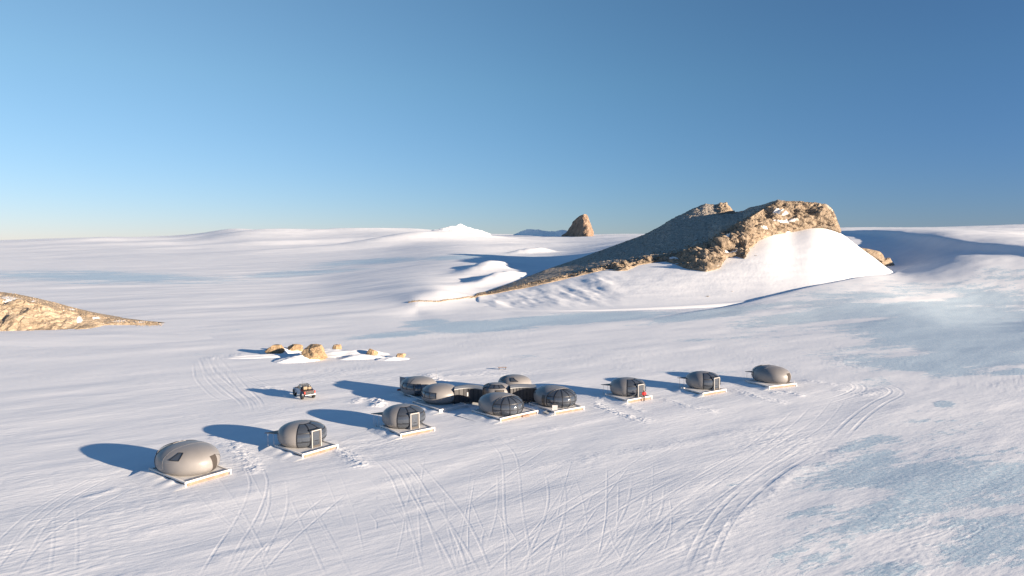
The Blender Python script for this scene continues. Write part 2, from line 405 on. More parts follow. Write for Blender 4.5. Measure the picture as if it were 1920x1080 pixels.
def rut(poly, depth=.05, width=.27, lip=.03, offs=0., fade=True, world_=False):
    P = poly if world_ else [gr(*p)[:2] for p in poly]
    Q = smooth_line(P); T = np.gradient(Q, axis=0); T /= np.hypot(T[:, 0], T[:, 1])[:, None] + 1e-9; N = np.stack([-T[:, 1], T[:, 0]], 1)
    f = np.ones(len(Q)); depth = depth * TD; lip = lip * TD
    if fade: k = np.linspace(0, 1, len(Q)); f = np.clip(k * 6, 0, 1) * np.clip((1 - k) * 6, 0, 1)
    f = f * (.45 + .55 * np.clip(vn(np.arange(len(Q)) * .012 + _trk.random() * 90, np.zeros(len(Q)) + .5, 1) + .6, 0, 1))
    jit = .8 + .4 * np.random.default_rng(_trk.randrange(9999)).random(len(Q))
    for o in np.arange(-width * 1.1, width * 1.1, .05):
        u = abs(o) / (width / 2)
        xs, ys = Q[:, 0] + N[:, 0] * (o + offs), Q[:, 1] + N[:, 1] * (o + offs)
        if u < 1: stamp(xs, ys, -depth * (1 - u ** 3) * f, GZ, 'min')
        else: stamp(xs, ys, lip * math.exp(-((u - 1.25) / .35) ** 2) * f * jit, GP, 'max')
def tracks(poly, gauge=1.7, **k):
    rut(poly, offs=gauge / 2, **k); rut(poly, offs=-gauge / 2, **k)

# long pairs of vehicle tracks sweeping through the camp and across the foreground
tracks([(905,815),(955,845),(960,900),(962,960),(972,1020),(980,1090)], depth=.05)
tracks([(720,850),(760,880),(790,930),(830,990),(860,1040),(885,1090)], depth=.09)
tracks([(700,850),(745,885),(775,950),(800,1020),(820,1090)], depth=.07)
tracks([(760,860),(800,900),(850,960),(880,1020),(905,1090)], depth=.07)
tracks([(470,870),(490,905),(470,960),(430,1020),(390,1090)], depth=.08)
tracks([(520,900),(525,950),(500,1000),(465,1060),(450,1090)], depth=.06)
tracks([(640,920),(570,975),(510,1030),(455,1090)], depth=.06)
tracks([(560,930),(590,990),(615,1040),(640,1090)], depth=.04)
tracks([(1280,860),(1180,900),(1080,960),(990,1020),(920,1090)], depth=.08)
tracks([(1420,840),(1280,900),(1160,970),(1060,1040),(1000,1090)], depth=.07)
tracks([(1240,920),(1130,990),(1040,1050),(990,1090)], depth=.06)
tracks([(1035,880),(1048,930),(1035,990),(1010,1040),(1000,1090)], depth=.05)
tracks([(1230,905),(1225,960),(1190,1010),(1150,1060),(1110,1090)], depth=.05)
tracks([(1200,900),(1195,950),(1160,1020),(1120,1090)], depth=.04)
tracks([(1580,740),(1540,790),(1450,850),(1330,930),(1230,1010),(1150,1090)], depth=.06)
tracks([(1520,750),(1480,790),(1400,850),(1300,910),(1210,980),(1130,1060),(1100,1090)], depth=.06)
tracks([(250,905),(180,945),(110,975),(60,1010),(20,1060),(0,1090)], depth=.08)
tracks([(200,890),(120,930),(60,970),(0,1030)], depth=.08)
tracks([(345,870),(240,880),(140,920),(60,990),(10,1080)], depth=.05)
tracks([(120,950),(124,1000),(118,1080)], depth=.04)
tracks([(640,760),(520,790),(380,800),(200,830),(0,850)], depth=.04)
tracks([(560,770),(420,775),(220,800),(0,835)], depth=.05)
tracks([(600,755),(460,765),(300,780),(120,812),(0,842)], depth=.04)
tracks([(380,670),(395,700),(430,730),(465,755),(470,772)], depth=.16, width=.5, lip=.10)
tracks([(400,672),(430,700),(455,730),(480,752),(485,775)], depth=.16, width=.5, lip=.10)
tracks([(385,672),(420,690),(480,715),(540,745),(572,752)], depth=.12, width=.45, lip=.08)
tracks([(370,680),(375,710),(410,745),(460,760)], depth=.10, width=.45, lip=.06)
tracks([(370,672),(460,668),(560,662),(700,662),(830,664),(960,680),(1130,694),(1400,700),(1540,706),(1690,728),(1920,735)], depth=.08, width=.6, lip=.05)
tracks([(780,655),(900,668),(1100,684),(1280,700)], depth=.08, width=.5, lip=.05)
tracks([(1450,705),(1540,703),(1600,715),(1620,728),(1590,742),(1540,755)], depth=.10, width=.5, lip=.08)
tracks([(1500,700),(1600,707),(1680,725),(1690,738),(1650,752),(1600,790),(1560,830)], depth=.10, width=.5, lip=.08)
tracks([(1690,1030),(1770,1010),(1830,990),(1835,975),(1800,972)], depth=.05, lip=.05)
tracks([(1660,1020),(1740,1000),(1780,980),(1770,972)], depth=.05, lip=.05)
tracks([(1100,755),(1150,770),(1195,790),(1230,797)], depth=.10, width=.5, lip=.08)
tracks([(1540,830),(1440,890),(1370,950),(1330,1010),(1300,1090)], depth=.05, width=.5, lip=.07)
rnd = random.Random(11)
for k in range(90):                        # older, fainter ski and sledge lines
    a = rnd.random()
    if a < .5:
        x0 = rnd.uniform(350, 1350); y0 = rnd.uniform(850, 1000); x1 = x0 + (x0 - 900) * rnd.uniform(.05, .35) * -1 + rnd.uniform(-60, 60); y1 = rnd.uniform(980, 1095)
    elif a < .8:
        x0 = rnd.uniform(1000, 1500); y0 = rnd.uniform(790, 980); x1 = x0 - rnd.uniform(90, 330); y1 = y0 + (x0 - x1) * rnd.uniform(.5, .75)
    else:
        x0 = rnd.uniform(0, 600); y0 = rnd.uniform(880, 1080); x1 = x0 + rnd.uniform(80, 300); y1 = y0 - (x1 - x0) * rnd.uniform(.12, .3)
    mx, my = (x0 + x1) / 2 + rnd.uniform(-14, 14), (y0 + y1) / 2 + rnd.uniform(-8, 8)
    if y1 <= y0 + 1 and a < .8: continue
    rut([(x0, y0), (mx, my), (x1, min(y1, 1095))], depth=rnd.uniform(.02, .07), width=rnd.uniform(.12, .22), lip=rnd.uniform(.01, .03))

# thrown-up and drifted snow along a few lines (height in metres, half width)
def berm(poly, h, w, rg=.6, seed=0):
    global Z
    d, t, s = pl_dist([gr(*p) for p in poly])
    e = np.exp(-(d / w) ** 2) * np.clip(t * 8, 0, 1) * np.clip((1 - t) * 8, 0, 1)
    m = e > .01; n = np.zeros_like(Z); n[m] = 1 + rg * 1.5 * fbm(X[m] / .8 + Y[m] / 2, Y[m] / .5, 4, seed, .7)
    Z = Z + .21 * h * e * n
berm([(430,820),(455,850),(472,872),(480,890)], .35, 1.2, .9, 1)
berm([(395,815),(420,840),(450,862)], .16, .8, .8, 2)
berm([(625,835),(650,850),(672,868),(680,880)], .35, 1.3, .9, 3)
berm([(700,745),(712,757),(705,765)], .8, 1.2, .9, 1)
berm([(680,745),(668,752),(660,757)], .4, 1.0, .9, 2)
berm([(1105,752),(1140,768),(1190,785),(1225,792)], .35, 1.3, .9, 4)
berm([(1130,745),(1165,757),(1215,776)], .25, 1.0, .9, 5)
berm([(1235,745),(1290,763),(1350,775)], .22, 1.3, .9, 2)
berm([(1370,728),(1420,745),(1480,757)], .30, 1.3, .9, 3)
berm([(1440,738),(1480,736),(1510,745)], .35, 1.2, .9, 4)
berm([(1250,722),(1290,727),(1300,735)], .35, 1.5, .7, 1)
berm([(1500,712),(1560,722),(1610,726)], .25, 1.2, .9, 5)
berm([(800,700),(815,712),(830,717)], .7, 1.8, .7, 5)
berm([(830,706),(880,703),(960,704)], .35, 1.4, .6, 5)
berm([(1095,737),(1120,742),(1140,752)], .5, 1.4, .7, 3)
berm([(1560,730),(1620,740),(1680,727)], .25, 1.4, .9, 4)
berm([(1300,1080),(1370,980),(1440,930),(1530,880),(1600,830)], .12, .8, .8, 4)
berm([(480,722),(520,730),(545,738)], .3, 1.2, .9, 2)
berm([(380,675),(420,668),(470,664)], .45, 2.0, .8, 1)
berm([(155,935),(190,925),(225,912)], .28, .6, .3, 5)
berm([(395,1050),(460,1035),(540,1012)], .18, .7, .4, 5)
berm([(1440,918),(1470,898),(1510,870)], .28, .7, .3, 2)
for x0, y0, L_ in ((700,905,170),(980,880,210),(1060,870,240),(690,960,260),(300,960,260),(860,840,200),(1180,850,220),(90,985,150),(560,960,180),(250,1000,170),(1330,850,160),(1000,810,160)):
    berm([(x0, y0), (x0 + L_ / 2, y0 - L_ * .09), (x0 + L_, y0 - L_ * .22)], .11, 1.1, .5, x0 % 5)   # long low sastrugi
# a long low snow bank that leads from the lake to the wind scoop, steep on its far side
bank = [gr(*p) for p in ((1215,602),(1330,583),(1450,566),(1560,553))] + [gr(1640, 541), gr(1720, 527)]
d, t, s = pl_dist(bank)
hb = (.25 + 2.2 * t) * np.clip(t * 5, 0, 1) * np.clip((1 - t) * 5, .0, 1)
Z += hb * np.where(s > 0, np.exp(-(d / 2.5) ** 2), np.exp(-(d / 26) ** 2))
rim = [at(*p) for p in ((1560,434,900),(1590,435,800),(1690,443,640),(1760,453,540),(1840,468,462),(1920,474,425),(2020,482,398),(2140,490,375))]
d, t, s = pl_dist(rim)
Z += 4.5 * np.clip(t * 5, 0, 1) * np.clip((1 - t) * 7, 0, 1) * np.where(s > 0, np.exp(-(d / 110) ** 2), np.exp(-(d / 10) ** 2))
# drifts behind the ridge tip, lit on their crests
def mound(px, py, Y0, L1, L2, h, ang):
    global Z
    p = at(px, py, Y0); c, s_ = math.cos(R(ang)), math.sin(R(ang)); u = (X - p[0]) * c + (Y - p[1]) * s_; v = -(X - p[0]) * s_ + (Y - p[1]) * c
    Z = Z + h * np.exp(-((u / L1) ** 2 + (v / L2) ** 2)) * (1 + .3 * fbm(X / L2 / 1.5, Y / L2 / 1.5, 3, 2))
mound(925, 500, 500, 50, 12, 5.0, 75); mound(925, 528, 395, 36, 9, 3.5, 68); mound(1000, 474, 850, 26, 14, 8, 20)
mound(700, 455, 1300, 260, 90, 9, 55); mound(560, 450, 1700, 300, 90, 8, 50); mound(820, 452, 1500, 240, 80, 12, 62); mound(330, 452, 1900, 400, 110, 8, 60); mound(1010, 452, 1150, 150, 60, 6, 65)
mound(470, 443, 2400, 520, 150, 13, 62); mound(640, 441, 2600, 500, 140, 13, 58); mound(250, 448, 2500, 500, 150, 9, 62)
def drift(a, b, h, w1, w2):
    global Z
    d, t, s = pl_dist([a, b]); e = np.where(s > 0, np.exp(-(d / w1) ** 2), np.exp(-(d / w2) ** 2)) * np.clip(t * 4, 0, 1) * np.clip((1 - t) * 4, 0, 1)
    Z = Z + h * e
Z += GZ + GP
# ---- ice showing through the snow
def blob(x, y, rx, ry, rot=0):
    c, s_ = math.cos(R(rot)), math.sin(R(rot)); u = (PX - x) * c + (PY - y) * s_; v = -(PX - x) * s_ + (PY - y) * c
    return np.exp(-((u / rx) ** 2 + (v / ry) ** 2))
ICE = [(1620,560,120,9,-8,.6),(1770,625,330,95,2,1.0),(1480,640,190,60,0,.42),(1700,920,330,130,-14,.72),(1850,1000,200,110,-10,.68),(1480,1030,170,60,-25,.6),(1300,660,260,50,0,.22),(1000,700,500,30,0,.12),(400,500,600,40,0,.18),(1100,860,300,60,-10,.15),(1080,597,190,12,-3,1.1),(900,612,150,14,-3,1.0),(800,606,60,10,-5,.8),(740,627,110,7,-4,.9),(1330,590,160,12,-6,.8),
 (1800,630,220,75,0,1.15),(1600,585,210,22,-8,.95),(1850,560,140,35,0,.8),(1880,520,90,35,0,.55),(1750,690,150,25,5,.85),(1900,700,90,30,0,.7),(1450,605,130,12,-5,.75),
 (1320,640,110,8,0,.45),(1280,660,50,5,0,.4),(1300,697,160,6,0,.55),(1000,668,90,8,4,.45),
 (1620,830,90,16,-15,.8),(1640,860,90,30,-10,.8),(1750,880,150,45,-12,.75),(1880,900,120,50,-10,.8),(1520,960,110,22,-10,.85),(1640,980,110,35,-14,.8),(1560,1040,120,40,-20,.75),
 (1750,950,120,25,-18,.7),(1880,1010,60,60,0,.8),(1660,1070,120,30,0,.7),(1380,1050,50,15,-30,.6),(1770,758,26,8,0,.9),(1750,790,120,10,-3,.55),(1360,850,110,16,-12,.45),(1430,850,40,12,0,.4),(1500,880,60,8,-30,.4),
 (200,520,330,16,1,.75),(60,520,120,14,0,.6),(560,512,160,9,-3,.7),(700,490,150,8,-3,.75),(860,482,120,6,-3,.75),(500,610,200,14,-6,.35),(180,670,150,8,0,.4),(420,660,130,9,-3,.45),(100,650,150,8,0,.3),(620,500,120,9,-3,.5),
 (1380,905,90,8,-20,.3),(80,740,130,10,-10,.2),(1120,860,130,10,-10,.25),(250,470,200,6,0,.25)]
ice = np.zeros_like(Z)
for x, y, rx, ry, ro, v in ICE: ice = np.maximum(ice, v * blob(x, y, rx, ry, ro))
ice = ice + .22 * fbm(X / 30 * (1 + 0 * X), Y / 12, 5, 2) * np.clip(ice * 4, 0, 1)
for x, y, rx, ry, v in ((1210,595,50,4,.0),(1560,640,110,18,.45),(1600,600,90,4,.5),(1730,560,110,5,.5),(1700,660,60,12,.35),(1850,715,120,8,.5),(1700,700,40,4,.4),(1600,930,70,14,.5),(1870,960,90,8,.4),(1700,1010,80,10,.5)):
    ice = ice - v * blob(x, y, rx, ry, -5)
pk = np.clip(-GZ * 20, 0, 1)
P = np.stack([X, Y, Z], -1)
tag(grid_mesh('ground', P, M['snow'], attrs={'ice': np.clip(ice, -.2, 1.2), 'packed': pk}), kind='structure')
def gz(x, y):                               # ground height at a point
    a = math.degrees(math.atan2(x, y)); r = math.hypot(x, y)
    i = min(max(np.interp(r, rr, np.arange(nR)), 0), nR - 1.001); j = min(max(np.interp(a, az, np.arange(nA)), 0), nA - 1.001)
    i_, j_ = int(i), int(j); u, v = i - i_, j - j_
    return float(Z[i_, j_] * (1 - u) * (1 - v) + Z[i_ + 1, j_] * u * (1 - v) + Z[i_, j_ + 1] * (1 - u) * v + Z[i_ + 1, j_ + 1] * u * v)
def land(px, py, r0=60.):                   # first ground point along a pixel's ray
    d = ray(px, py); t = r0; h = 0
    while t < 9000:
        p = d * t; z = CAM_H + p[2]
        if z <= gz(p[0], p[1]): break
        t += max(.25, (z - gz(p[0], p[1])) * 1.2)
    return np.array([p[0], p[1], gz(p[0], p[1])])
del P
# ------------------------------------------------------------------ the rock ridge and the snow slope below it
def tab(T, px): T = np.array(T, float); return np.interp(px, T[:, 0], T[:, 1]), np.interp(px, T[:, 0], T[:, 2])
def at_v(px, py, Y):
    d0 = (px - W0 / 2) / F; b = (H0 / 2 - py) / F; dy = CP + b * SP; dz = -SP + b * CP; t = Y / dy
    return np.stack([d0 * t, np.broadcast_to(Y, d0.shape), CAM_H + dz * t], -1)
# snow slope
S0 = [(840,578,258),(905,576,261),(940,582,250),(1000,583,248),(1100,582,250),(1200,578,256),(1300,573,265),(1400,566,277),(1486,556,289),(1540,547,304),(1600,536,328),(1640,528,352),(1684,519,384)]
ST = [(840,562,275),(866,557.5,286),(914,551,316),(990,538,338),(1087,515,362),(1131,505,370),(1175,500,376),(1245,488,388),(1300,477,398),(1350,465,408),(1400,452,418),(1440,441,428),(1486,434,443),(1524,426,447),(1551,427,448),(1578,437,447),(1600,455,446),(1620,470,444),(1638,482,440),(1660,500,428),(1684,516,408)]
sc_ = np.arange(866, 1684, 1.5); fy, Yf = tab(S0, sc_)
foot = at_v(sc_, fy, Yf); ty, tY = tab(ST, sc_)
top = at_v(sc_, ty, tY)
def smooth1(a, n):
    for _ in range(n): a[1:-1] = (a[:-2] + 2 * a[1:-1] + a[2:]) / 4
    return a
_hw = np.hanning(63)[1:-1]; _hw /= _hw.sum()
for k in range(3): top[:, k] = np.convolve(np.pad(top[:, k], 15, mode='reflect', reflect_type='odd'), np.hanning(33)[1:-1] / np.hanning(33)[1:-1].sum(), 'valid')
for k in (1, 2): foot[:, k] = np.convolve(np.pad(foot[:, k], 30, mode='reflect', reflect_type='odd'), _hw, 'valid')
Lr = []
foot_in = foot + np.array([0, -4, -1.2])
nS = 70
for k in range(nS + 1):
    t = k / nS; p = foot * (1 - t) + top * t
    conc = -.17 * np.sin(math.pi * t ** .8) * (top[:, 2] - foot[:, 2]); p = p.copy(); p[:, 2] += conc * (1 - t * .5)
    Lr.append(p)
innr = np.clip((1560 - sc_) / 30, 0, 1)[:, None]
ext = top + (np.array([0, 9, -.5]) * innr + np.array([6, 22, -9]) * (1 - innr)); ext2 = ext + np.array([0, 12, -8.])
SG = np.stack([foot_in] + Lr + [ext, ext2])
sx, sy = SG[..., 0], SG[..., 1]; amp = np.concatenate([[0], np.sin(np.linspace(0, 1, nS + 1) * math.pi), [0, 0]])[:, None]
gul = np.clip((1180 - sc_) / 60, 0, 1) * np.clip((sc_ - 900) / 30, 0, 1)
SG[..., 2] += amp * (.5 * fbm(sx / 30, sy / 22, 3, 1) + .10 * fbm(sx / 5, sy / 2.5, 4, 3)) + amp * gul * (.9 * fbm(sx / 9 + sy / 40, sy / 30, 3, 4))
_apx, _apy = proj(SG[..., 0], SG[..., 1], SG[..., 2])
SG_seen = SG.copy(); SG[..., 2] -= 4.5 * (1 - sstep(864, 900, sc_))[None]        # its left end runs out under the snow field
tag(grid_mesh('snow_slope', SG, M['snow'], attrs={'ice': np.zeros(SG.shape[:2]), 'packed': np.ones(SG.shape[:2]) * .1}), kind='structure')

def apron_Y(px, py):                        # distance of the snow surface seen at a pixel
    c = int(np.clip(round((px - sc_[0]) / 1.5), 0, len(sc_) - 1)); col = _apy[1:-2, c]; return float(np.interp(-py, -col, SG_seen[1:-2, c, 1]))
K0 = [(820,561.5,263),(860,556.6,284),(880,554.5,298),(914,552,317),(990,538,338),(1022,531,345),(1087,516,357),(1131,506,363),(1160,507,366),(1175,506,368),(1198,494,371),(1225,489,375),(1245,489,378),(1270,496,382),(1293,504,386),(1326,508,392),(1350,502,397),(1357,490,400),(1364,482,402),(1382,479,409),(1397,484,415),(1404,467,418),(1424,450,433),(1453,438,459),(1486,434,481),(1524,425,498),(1551,427,507),(1578,436,517)]
K1 = [(820,561,266),(860,556,287),(914,549,320),(995,531,345),(1080,513,365),(1131,502,373),(1166,497,378),(1230,483,388),(1280,474,395),(1328,458,405),(1353,438,410),(1405,409,430),(1440,387,452),(1459,379,455),(1500,380,458),(1545,385,460),(1562,400,460),(1578,435,460)]
K2 = [(820,560,272),(860,554,301),(914,546,340),(960,530,372),(1022,506,430),(1090,483,505),(1158,458,565),(1207,440,592),(1240,423,610),(1258,411,620),(1280,401,627),(1299,391,633),(1323,382,640),(1342,384,639),(1350,380,638),(1361,380,637),(1370,390,637),(1378,398,636),(1394,395,635),(1405,389,614),(1430,384,566),(1444,379,539),(1459,375,485),(1475,378,480),(1500,378,476),(1530,381,474),(1548,384,473),(1558,390,473),(1565,403,472),(1570,415,472),(1578,434,472)]
cols = np.concatenate([np.arange(872, 1577, .9)]); nc = len(cols)
def keyrow(T): py, Yk = tab(T, cols); return at_v(cols, py, Yk)
K0 = [(a_, b_, apron_Y(a_, b_) - 2.5 if a_ > 866 else c_) for a_, b_, c_ in K0]
B0, B1, B2 = keyrow(K0), keyrow(K1), keyrow(K2)
K2S = [k for k in K2 if k[0] <= 1258] + [(1320, 392, 640), (1394, 396, 635), (1430, 386, 570)] + [k for k in K2 if k[0] >= 1459]
B2S = keyrow(K2S)
under = B0 + np.array([0, 7.0, -5.])
back = B2 + np.array([0, 45, 0]); back[:, 2] = np.minimum(B2[:, 2] * .15, B2[:, 2] - 1) - 2
rows = []; vv = []; seg_id = []
def span(A_, B_, n, sid, bulge=0., end=False):
    for k in range(n + (1 if end else 0)):
        t = k / n; p = A_ * (1 - t) + B_ * t
        if bulge: p = p + np.array([0, -1, .6]) * (bulge * math.sin(math.pi * t)) * np.clip((B_[:, 2:3] - A_[:, 2:3]) / 12, 0, 1)
        rows.append(p); vv.append(t); seg_id.append(sid)
span(under, B0, 6, 0); span(B0, B1, 90, 1, 2.2)
for k in range(110):
    t = k / 110; rows.append(B1 * (1 - t) + B2S * t + (B2 - B2S) * float(sstep(.74, 1., t))); vv.append(t); seg_id.append(2)
span(B2, back, 24, 3, 0, True)
G = np.stack(rows); seg_id = np.array(seg_id); vv = np.array(vv); nr_ = len(G)
du = np.gradient(G, axis=1); dv = np.gradient(G, axis=0); Nn = np.cross(du, dv); Nn /= np.linalg.norm(Nn, axis=-1, keepdims=True) + 1e-9
for _ in range(3): Nn[1:-1] = (Nn[:-2] + Nn[1:-1] * 2 + Nn[2:]) / 4
Nn /= np.linalg.norm(Nn, axis=-1, keepdims=True) + 1e-9
Pf = G.reshape(-1, 3)
thick = np.clip((B2[:, 2] - B0[:, 2]) / 14, .05, 1); thick = np.broadcast_to(thick, (nr_, nc))
cliff = (seg_id == 1)[:, None] * np.ones(nc) * (.25 + .75 * np.minimum(1, np.sin(np.clip(vv, 0, 1) * math.pi) * 2.5))[:, None]
tal = (seg_id == 2)[:, None] * np.minimum(1, np.minimum(vv * 12, (1 - vv) * 25))[:, None] * np.ones(nc)
peakzone = np.clip((cols - 1335) / 14, 0, 1) * np.clip((1385 - cols) / 8, 0, 1)
tal = tal * (1 - peakzone[None] * (vv > .72)[:, None])
d1, d2, cid = worley3(Pf / np.array([12., 12., 7.]) + .35 * fbm3(Pf / 9, 3)[:, None]); blk = (cid - .5).reshape(nr_, nc); edge = np.clip((d2 - d1) * 5, 0, 1).reshape(nr_, nc)
e1, e2, cid2 = worley3(Pf / np.array([3.2, 3.2, 2.2]) + 5); blk2 = (cid2 - .5).reshape(nr_, nc); edge2 = np.clip((e2 - e1) * 4, 0, 1).reshape(nr_, nc)
rdg = fbm3(Pf / 14, 4, .55, True).reshape(nr_, nc); fine = fbm3(Pf / 2.2, 4, .6).reshape(nr_, nc); fine2 = fbm3(Pf / .9, 2, .6).reshape(nr_, nc)
dip = Pf @ np.array([.30, .15, .94]); strat = (np.abs(((dip + 2.5 * fbm3(Pf / 20, 3)) / 3.1) % 1 - .5) * 2).reshape(nr_, nc)
wob = .12 * np.stack([fbm3(Pf / 4 + k, 3) for k in (0, 9, 18)], 1)
fa = facets(Pf / np.array([13., 13., 8.]) + wob).reshape(nr_, nc); fb = facets(Pf / np.array([5., 5., 3.2]) + wob + 9).reshape(nr_, nc); fc_ = facets(Pf / np.array([2., 2., 1.3]) + 21).reshape(nr_, nc)
disp = cliff * (6.0 * fa + 2.8 * fb + 1. * fc_ * (.4 + .6 * (np.abs(cols - 1290) > 90))[None] + .8 * sstep(.2, .35, strat) + 1.0 * rdg - .7 * (1 - edge)) \
     + tal * (.5 * rdg + .8 * fb + .45 * fc_ + .15 * fine2) + (seg_id == 3)[:, None] * .8 * fine
disp = (disp + (peakzone[None] * (vv > .72)[:, None] * (seg_id == 2)[:, None]) * (2.6 * fb + 1.4 * fc_)) * thick
G2 = G + Nn * disp[..., None] * np.sign((Nn[..., 2:3] * 1.0) + 1e-6)
G2[..., 2] -= 1.3 * (1 - sstep(872, 905, cols))[None]
gPX, gPY = proj(G[..., 0], G[..., 1], G[..., 2])
def gb(x, y, rx, ry, ro=0):
    c, s_ = math.cos(R(ro)), math.sin(R(ro)); u = (gPX - x) * c + (gPY - y) * s_; v = -(gPX - x) * s_ + (gPY - y) * c
    return np.exp(-((u / rx) ** 2 + (v / ry) ** 2) ** 1.5)
snowp = np.maximum.reduce([gb(1371,470,15,4.5,-8), gb(1472,414,22,3.,4), gb(1431,428,8,2.6,15), gb(1458,398,9,4,-5), gb(1364,446,6,3,-45), gb(1263,483,10,2,0), gb(1479,436,6,2,0), gb(1470,403,6,2,0)])
front_only = (seg_id == 1)[:, None]
ridge = grid_mesh('rock_ridge', G2, M['rock'], smooth=False, attrs={'talus': tal, 'snow': snowp * front_only})
tag(ridge, 'long tan rock ridge with a dark shaded left slope, rising above the snow slope', 'rock ridge')

# rubble along the ridge's edge and trailing off its tip: far too many stones to count
def stones(name, places, mat, seed=3):
    rg = np.random.default_rng(seed); bm = bmesh.new(); bmesh.ops.create_icosphere(bm, subdivisions=1, radius=1)
    ico = np.array([v.co[:] for v in bm.verts]); fc = np.array([[v.index for v in f.verts] for f in bm.faces]); bm.free()
    V_ = []; F_ = []
    for k, (p, s) in enumerate(places):
        j = ico * (1 + rg.uniform(-.35, .25, (len(ico), 1))); a = rg.uniform(0, 6.28); c, q = math.cos(a), math.sin(a)
        j = j * rg.uniform(.6, 1.2, 3); j = np.stack([j[:, 0] * c - j[:, 1] * q, j[:, 0] * q + j[:, 1] * c, j[:, 2] * .75], 1)
        V_.append(j * s + p); F_.append(fc + k * len(ico))
    me = bpy.data.meshes.new(name); me.from_pydata(np.concatenate(V_).tolist(), [], np.concatenate(F_).tolist()); me.materials.append(mat); me.update()
    o = bpy.data.objects.new(name, me); COL.objects.link(o); return o
pl = []; rs = np.random.default_rng(8)
n1r = np.where(seg_id == 1)[0]; n2r = np.where(seg_id == 2)[0]
for _ in range(2600):
    c = int(rs.uniform(0, 1) ** .8 * nc); c = min(c, nc - 1)
    lo = cols[c] < 1300
    r_ = rs.choice(n1r[int(len(n1r) * (.75 if cols[c] > 1180 else .35 if lo else .9)):]) if rs.random() < (.6 if lo else .3) else n2r[int(abs(rs.normal(0, .07)) * len(n2r)) % len(n2r)]
    pl.append((G2[r_, c] + np.array([0, 0, .1]), rs.uniform(.18, .5) * (1 + (rs.random() < .1) * 1.0) * min(1, .45 + thick[0, c])))
for _ in range(1500):
    c = int(rs.uniform(0, nc)); r_ = rs.choice(n2r); pl.append((G2[r_, c], rs.uniform(.2, .6) * min(1, .4 + thick[0, c])))
for _ in range(420):                        # the tail of stones on the snow
    t = rs.random() ** .7; px = 765 + 140 * t; py = 560
    p = at(px, py, np.interp(px, [765, 822, 860, 910], [262, 268, 285, 315])); p[2] = max(p[2], 0) ; p[2] = gz(p[0], p[1]); pl.append((p, rs.uniform(.25, .75)))
tag(stones('rubble', pl, M['rock']), 'loose rubble scattered along the crest of the rock ridge', 'rubble', kind='stuff')

# ------------------------------------------------------------------ single rocks
def rock(name, c, size, rz=0, seed=0, mat='rock', label='', cat='rock', group=None, sub=5, squash=.0, rough=1., shear=0., snow=0.):
    bm = bmesh.new(); bmesh.ops.create_icosphere(bm, subdivisions=sub, radius=1)
    V_ = np.array([v.co[:] for v in bm.verts])
    s_ = seed * 7.31; rg = np.random.default_rng(seed + 40)   # a block left by planes that cut it, like split stone
    pn = rg.normal(size=(16, 3)) * np.array([1, 1, .8]); pn /= np.linalg.norm(pn, axis=1, keepdims=True); pn = np.concatenate([pn, [[0, 0, 1], [.1, -.97, .2]]]); ph = rg.uniform(.72, 1.02, 18)
    dt = V_ @ pn.T; rr_ = np.where(dt > .05, ph / np.maximum(dt, .05), 9).min(1)
    q = V_ * np.minimum(rr_, 1.3)[:, None] * (1 + rough * (.14 * facets(V_ * 1.9 + s_) + .04 * facets(V_ * 5 + s_) + .02 * fbm3(V_ * 9 + s_, 3, .6)))[:, None]
    q[:, 0] += shear * q[:, 2]
    q = q * (np.array(size) / 2)
    for v, p in zip(bm.verts, q): v.co = p
    me = bpy.data.meshes.new(name); bm.to_mesh(me); bm.free(); me.materials.append(M[mat]); me.shade_smooth(); me.set_sharp_from_angle(angle=R(22))
    if snow:
        a = me.attributes.new('snow', 'FLOAT', 'POINT'); a.data.foreach_set('value', np.clip((V_[:, 2] - .35) * 2, 0, 1).astype(np.float32) * snow)
    o = bpy.data.objects.new(name, me); COL.objects.link(o); o.location = c; o.rotation_euler = (0, 0, rz)
    tag(o, label, cat, group); return o
def rock_px(x0, x1, ytop, ybase, Y=None, depth=.8, **k):
    b = land((x0 + x1) / 2, ybase) if Y is None else at((x0 + x1) / 2, ybase, Y)
    w = (x1 - x0) / F * b[1]; h = (ybase - ytop) / F * b[1]
    return rock(k.pop('name', 'boulder'), (b[0], b[1] + w * depth * .4, b[2] + h * .42), (w, w * depth, h * 1.16), **k)
rock_px(495,534,647,665, depth=.7, seed=1, mat='rock_small', label='long low tan boulder, leftmost of the group behind the truck', group='boulders behind the camp')
rock_px(536,566,646,662, depth=.8, seed=2, mat='rock_small', label='dark craggy boulder wedged between the two larger tan boulders', group='boulders behind the camp')
rock_px(562,610,647,677, depth=.9, seed=3, mat='rock_small', label='largest rounded tan boulder of the group behind the truck', group='boulders behind the camp', shear=-.1)
rock_px(622,640,645,660, depth=.9, seed=4, mat='rock_small', label='orange tan rock poking out of the white snow mound', group='boulders behind the camp', snow=.5)
rock_px(685,707,655,670, depth=.9, seed=5, mat='rock_small', label='small pointed boulder between the snow mound and the smallest boulder', group='boulders behind the camp')
rock_px(741,759,662,673, depth=.8, seed=6, mat='rock_small', label='smallest rock, rightmost of the boulders behind the camp', group='boulders behind the camp')
